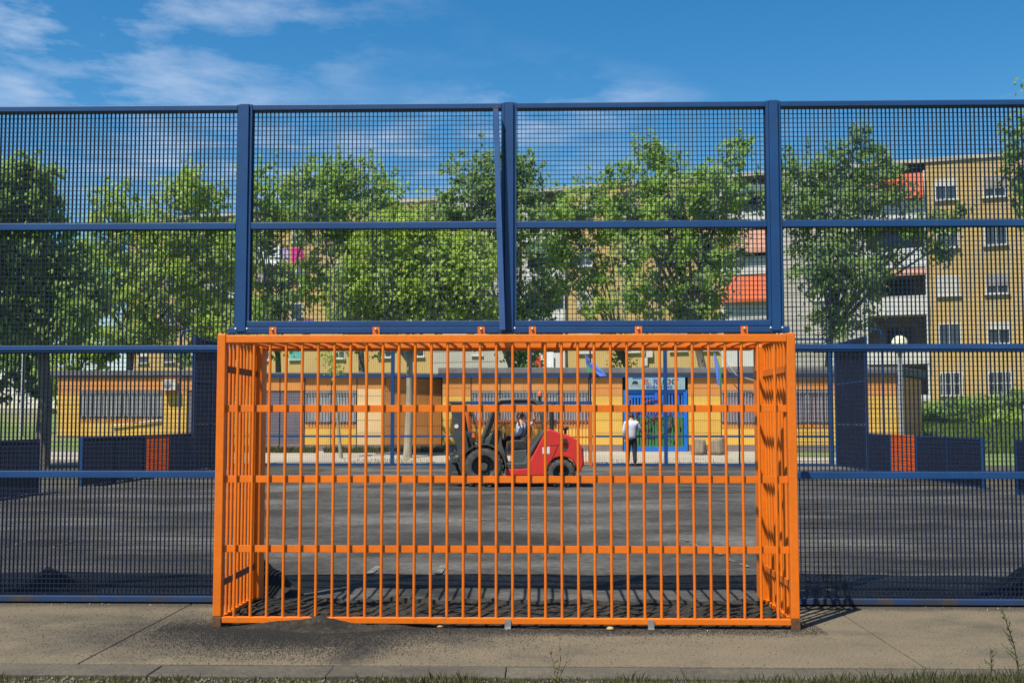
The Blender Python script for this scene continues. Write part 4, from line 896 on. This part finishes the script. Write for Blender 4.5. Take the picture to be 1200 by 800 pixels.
# driver seated on the forklift facing the mast, one arm raised behind
dx_, dz_ = K(610,517); dr = thing('person','person in grey and white shirt seated on the forklift with one arm raised','person',(fo.x+dx_,fo.y+.7,dz_),local=True); dr.scale = (.82,.85,.80)
skin('body',[(0,0,.07,.10),(0,0,.22,(.12,.09)),(.0,0,.38,(.13,.1)),(-.01,0,.47,(.09,.07)),(-.02,0,.56,.045),(-.025,0,.62,.05),
   (-.10,-.1,.07,.08),(-.42,-.12,.06,.06),(-.5,-.12,-.3,.045),(-.6,-.12,-.36,.035),(-.10,.1,.07,.08),(-.42,.12,.06,.06),(-.5,.12,-.3,.045),(-.6,.12,-.36,.035),
   (-.0,-.17,.43,.05),(-.02,-.21,.19,.043),(-.22,-.16,.13,.034),(.02,.17,.43,.05),(.22,.2,.38,.042),(.35,.17,.55,.032)],
   [(0,1),(1,2),(2,3),(3,4),(4,5),(0,6),(6,7),(7,8),(8,9),(0,10),(10,11),(11,12),(12,13),(3,14),(14,15),(15,16),(3,17),(17,18),(18,19)],'skin',dr)
skin('shirt',[(0,0,.05,(.135,.12)),(0,0,.22,(.14,.115)),(0,0,.38,(.16,.125)),(-.01,0,.46,(.12,.09)),(-.015,0,.53,(.06,.06))],[(0,1),(1,2),(2,3),(3,4)],'shirt_grey',dr)
skin('sleeve',[(0,-.15,.44,.07),(-.02,-.215,.19,.062),(-.2,-.165,.135,.05)],[(0,1),(1,2)],'shirt_white',dr); skin('sleeve',[(.02,.15,.44,.07),(.21,.2,.385,.055),(.32,.175,.50,.045)],[(0,1),(1,2)],'shirt_grey',dr)
skin('trousers',[(0,0,.06,(.13,.12)),(-.10,-.1,.07,.095),(-.42,-.12,.06,.075),(-.5,-.12,-.28,.06),(-.10,.1,.07,.095),(-.42,.12,.06,.075),(-.5,.12,-.28,.06)],[(0,1),(1,2),(2,3),(0,4),(4,5),(5,6)],'trousers',dr)
head(dr,(-.03,0,.67),(-1,.3,-.15),.10); hand(dr,(.345,.17,.545),(.3,0,1),(0,-1,.2)); hand(dr,(-.215,-.16,.13),(-1,.2,-.2),(0,0,-1))
for y in (-.12,.12): B().prism([(-.72,-.43),(-.46,-.43),(-.46,-.33),(-.55,-.33),(-.7,-.38)],y-.045,y+.045).build('shoe','black',dr)
# ------------------------------------------------------------------ trees
def crown(lobes, n, size, m, name, parent, flat=.8):
    L = np.array([l[0] for l in lobes]); RR = np.array([l[1] for l in lobes]); wt = RR.prod(1)**(2/3); wt /= wt.sum()
    per = 22; nc = max(8,n//per); li = rng.choice(len(lobes),nc,p=wt)
    d = rng.normal(size=(nc,3)); d[:,1] -= .25; d /= np.linalg.norm(d,axis=1,keepdims=True); rad = rng.uniform(.12,1,nc)**.40*(1+.17*rng.normal(size=nc))
    C = L[li]+d*RR[li]*rad[:,None]
    # shoots that break the outline
    up = [i for i in range(len(lobes)) if L[i][2] >= np.median(L[:,2])]; ex = []
    for i in up:
        for _ in range(5):
            v = np.array([rng.normal()*.8,rng.normal()*.5,abs(rng.normal())+.35]); v /= np.linalg.norm(v); b0 = L[i]+v*RR[i]*.92; ln = rng.uniform(.25,1.0)*min(1.,RR[i].max()*.6)
            for q in np.linspace(0,1,4): ex.append((b0+(v*.5+np.array([0,0,.7]))*ln*q, v))
    if len(lobes) > 2: C = np.vstack([C,[e[0] for e in ex]]); d = np.vstack([d,[e[1] for e in ex]])
    nm = nc; nc = len(C); cs = rng.uniform(.13,.40,nc); cs[nm:] = rng.uniform(.08,.17,nc-nm)
    k = rng.integers(6,int(per*1.9),nc); k[nm:] = rng.integers(4,11,nc-nm); idx = np.repeat(np.arange(nc),k); N_ = len(idx)
    P = C[idx]+rng.normal(size=(N_,3))*cs[idx][:,None]*np.array([1,1,flat])*.62
    out = d[idx]*.6+np.array([-.3,-.3,.7])+rng.normal(size=(N_,3))*.7; out /= np.linalg.norm(out,axis=1,keepdims=True)
    t = rng.normal(size=(N_,3)); t[:,2] -= .5; t -= out*(t*out).sum(1,keepdims=True); t /= np.linalg.norm(t,axis=1,keepdims=True); s_ = np.cross(out,t)
    z = (size*rng.uniform(.55,1.4,N_))[:,None]
    V = np.stack([P-t*z*.5,P+s_*z*.40-out*z*.06+t*z*.05,P+t*z*.55-out*z*.12,P-s_*z*.40-out*z*.06+t*z*.05],1).reshape(-1,3)
    Fq = np.arange(N_*4).reshape(-1,4); off = ROOT[parent.name]
    o = bpy.data.objects.new(name,np_mesh(name,V,Fq,m,off)); COL.objects.link(o); o.parent = parent; o['kind'] = 'stuff'; ROOT[o.name] = off
def tree(name, label, u, Y, lobes, m='leaf_mid', bm_='bark', r=.17, vb=None, dens=.40, size=.17, fork=None, group='trees around the school', lean=0, deep=1.):
    zb = terr(X_(u,Y),Y) if vb is None else vb; x = X_(u,Y); t = thing(name,label,'tree',(x,Y,zb),group=group)
    ks = F/Y; LB = []; area = 0
    for (lu,lv,rx,ry,*dd) in lobes:
        c = W(lu,lv,Y); dd = dd[0] if dd else random.uniform(-.8,.8)*deep; rx *= 1.0; ry *= 1.0; LB.append((np.array([c.x,Y+dd,c.z]),np.array([rx/ks,(rx+ry)/2/ks*deep,ry/ks]))); area += rx*ry*math.pi
    low = min(l[0][2]-l[1][2]*.3 for l in LB); top = fork or min(low, max(l[0][2] for l in LB)-1.0); top = max(top, zb+1.6)
    cx = sum(l[0][0] for l in LB)/len(LB)
    tb = B(); mid = Vector((x+.06,Y,zb+(top-zb)*.5)); tpv = Vector((x+(cx-x)*.15+lean,Y,top))
    tb.tube([(x,Y,zb-.1),(x,Y,zb+.12),mid,tpv],[r*1.45,r*1.08,r*.9,r*.75],10)
    for c,rr in LB:
        e = Vector(c); s_ = tpv.lerp(mid,random.uniform(0,.25)); m1 = s_.lerp(e,.45)+Vector((random.gauss(0,.15),random.gauss(0,.15),.35)); tb.tube([s_,m1,e],[r*.55,r*.36,r*.12],7)
        for _ in range(4):
            q = m1.lerp(e,random.uniform(.2,1)); dv = Vector((random.gauss(0,1),random.gauss(0,.7),random.gauss(.35,.6))).normalized(); e2 = q+Vector([dv[i]*rr[i]*.95 for i in range(3)]); tb.tube([q,q.lerp(e2,.5)+Vector((0,0,.08)),e2],[r*.2,r*.13,r*.04],5)
    tb.build('trunk',bm_,t); crown(LB,int(area*dens*1.1*(46/Y if Y > 46 else 1)),size,m,'crown',t); return t
tree('plane_tree','large leafy tree with forked trunk behind the low blue board',50,33,[(8,235,62,50),(28,300,58,60),(-30,280,60,80),(75,330,45,50),(20,370,60,40),(95,375,30,28),(50,215,22,20)],'leaf_mid','bark',.21,0,.36,.17)
tree('plane_tree','round bright tree rising over the small detached pavilion',148,54,[(150,290,60,62),(215,270,58,60),(110,330,45,55),(190,350,62,48),(240,320,50,62),(130,250,30,34),(225,225,38,30),(250,380,40,26),(160,395,45,18)],'leaf_bright','bark',.2,None,.40,.19)
tree('plane_tree','dense tree behind the roller shutter pavilion',325,53,[(330,235,42,38),(310,300,30,55),(340,345,34,40),(375,225,40,32),(320,400,26,30),(300,370,28,26),(300,245,26,46)],'leaf_mid','bark',.16,None,.34,.18)
tree('plane_tree','tall tree above the pavilion with hanging leaves beside its trunk',423,52,[(435,225,38,34),(400,255,48,40),(455,255,40,40),(420,310,32,40),(440,395,26,26),(410,370,26,26),(480,265,34,30),(375,260,36,40),(370,320,30,36),(395,215,36,26)],'leaf_mid','bark',.17,None,.36,.18)
tree('plane_tree','sunlit yellow green tree with a pale mottled trunk in front of the school',478,39,[(478,320,78,48),(430,345,46,40),(525,335,56,46),(470,280,50,32),(545,300,36,34),(495,365,70,22),(420,375,30,18),(560,365,25,22)],'leaf_bright','bark_pale',.135,pz(0,39),.55,.15,fork=3.75,deep=.55)
tree('plane_tree','tall dark tree behind the middle fence post',601,50,[(575,215,52,42),(545,240,40,36),(610,215,26,26),(600,280,44,44),(625,345,38,42),(590,380,34,34),(610,420,22,18),(520,260,26,24)],'leaf_dark','bark',.19,None,.42,.18)
tree('plane_tree','light broad tree in front of the yellow flats beside the flag',739,54,[(675,250,44,26),(655,275,36,30),(712,262,36,30),(690,320,34,34),(650,320,24,36),(735,300,30,30),(705,370,28,20),(735,395,34,16),(725,420,18,16),(690,238,36,18),(660,300,30,30)],'leaf_mid','bark',.11,None,.30,.18)
tree('plane_tree','tall airy tree with slanting dark trunk above the school gate',826,48,[(765,205,40,38),(800,235,50,40),(770,275,48,42),(840,230,42,42),(755,345,40,32),(815,320,44,50),(845,290,28,40),(825,370,34,26),(770,180,18,18),(862,185,20,16),(720,215,18,14),(735,250,30,24)],'leaf_mid','bark',.2,None,.38,.17,lean=-.3)
tree('plane_tree','full green tree with long side branch in front of the balconies',968,49,[(960,205,52,44),(1010,195,44,30),(935,245,32,40),(985,250,52,42),(1035,225,34,28),(960,310,42,44),(1000,330,36,40),(975,375,34,24),(1080,265,38,14),(1110,285,22,16),(1015,165,18,14),(1045,300,28,16),(1120,255,16,10)],'leaf_dark','bark',.18,None,.40,.165)
tree('plane_tree','leafy tree at the edge of the grass bank beside the flats',1262,38,[(1225,170,40,60),(1235,110,40,40),(1250,230,50,60),(1225,245,28,26),(1300,190,70,90)],'leaf_dark','bark',.2,None,.30,.17)
tree('plane_tree','distant rounded tree behind the pale garden wall',-10,66,[(0,420,60,45),(-60,400,60,70),(45,440,34,30),(30,400,40,40)],'leaf_dark','bark',.2,None,.5,.24)
tree('plane_tree','small bright tree behind the detached pavilion edge',88,60,[(90,420,34,26),(68,440,26,26),(115,405,34,24),(85,455,24,20)],'leaf_bright','bark',.14,None,.5,.22)
tree('plane_tree','dense background tree beyond the pavilions and flats',270,66,[(262,370,46,50),(225,395,30,40),(280,300,40,40)],'leaf_dark','bark',.2,None,.34,.22)
# young street tree, only its bare stem in view below the orange beam
yt = G(398,537,.05); ytY = yt.y; yt = thing('young_tree','slim leaning bare stemmed young tree before the barred pavilion window','tree',(X_(400,38.6),38.6,pz(0,38.6)))
p0, p1 = W(400,537,38.6), W(393,462,38.6); B().tube([p0-Vector((0,0,.08)),p0.lerp(p1,.5),p1,W(391,440,38.6)],[.07,.05,.045,.03],8).build('trunk','bark_pale',yt)
crown([(np.array(W(391,433,38.6)),np.array((.35,.3,.45))),(np.array(W(390,418,38.6)),np.array((.4,.35,.4)))],260,.10,'leaf_mid','crown',yt)
# hedge shrubs on the grass bank
for i,(u,v,rx,ry,Y,lab) in enumerate(((1140,478,42,10,58,'low rounded hedge shrub on the bank under the barred flat windows'),(1200,470,40,14,57,'taller hedge shrub on the bank at the flats corner'),(1105,485,30,12,56,'small hedge shrub on the bank beside the white balcony base'),(1190,495,60,10,52,'flat spreading shrub on the grass bank below the hedge'))):
    c = W(u,v,Y); zb = terr(c.x,Y); t = thing('hedge_shrub',lab,'shrub',(c.x,Y,zb),group='shrubs on the grass bank'); ks = F/Y
    st_ = B()
    for k in range(5): st_.tube([(c.x+(k-2)*.2,Y,zb-.05),(c.x+(k-2)*.5,Y,c.z)],[.04,.02],5)
    st_.build('stem','bark',t); crown([(np.array((c.x,Y,(c.z+zb)/2+.1)),np.array((rx/ks,.8,max(.4,(c.z-zb)/2+ry/ks))))],int(rx*ry*3.14*1.2),.16,['leaf_mid','leaf_dark','leaf_dark','leaf_bright'][i],'foliage',t)
# grass on the bank and at the foot of the pavilions
def bank_pt():
    Y = random.uniform(41,58); u = random.uniform(1060,1240); x = X_(u,Y); return (x,Y,terr(x,Y)-.02,1)
V,Fq = blades(16000, bank_pt, .12, .38, .022, .6); o = bpy.data.objects.new('bank_grass', np_mesh('bank_grass',V,Fq,'bank_blade')); COL.objects.link(o); tag(o,'long green grass covering the bank below the flats','grass',kind='stuff')
def foot_pt():
    u = random.choice([random.uniform(262,372),random.uniform(262,372),random.uniform(450,520),random.uniform(380,450)]); Y = 42.1-random.random()**1.5*.9 if u < 450 else random.uniform(41.6,42.6); x = X_(u,Y); return (x,Y,pz(0,Y)-.01,1)
V,Fq = blades(5200, foot_pt, .06, .26, .012, .6); o = bpy.data.objects.new('wall_grass', np_mesh('wall_grass',V,Fq,'grass_blade')); COL.objects.link(o); tag(o,'uneven grass strip at the foot of the roller shutter pavilion','grass',kind='stuff')
def kerb_pt():
    u = random.choice([random.gauss(475,26),random.gauss(440,25),random.uniform(690,900)]); Y = random.uniform(36.2,38.2); return (X_(u,Y),Y,pz(0,Y)-.01,1)
V,Fq = blades(420, kerb_pt, .03, .12, .01, .7); o = bpy.data.objects.new('plaza_weeds', np_mesh('plaza_weeds',V,Fq,'dry_blade')); COL.objects.link(o); tag(o,'dry yellowish weeds on the plaza around the pale trunk','dry grass',kind='stuff')
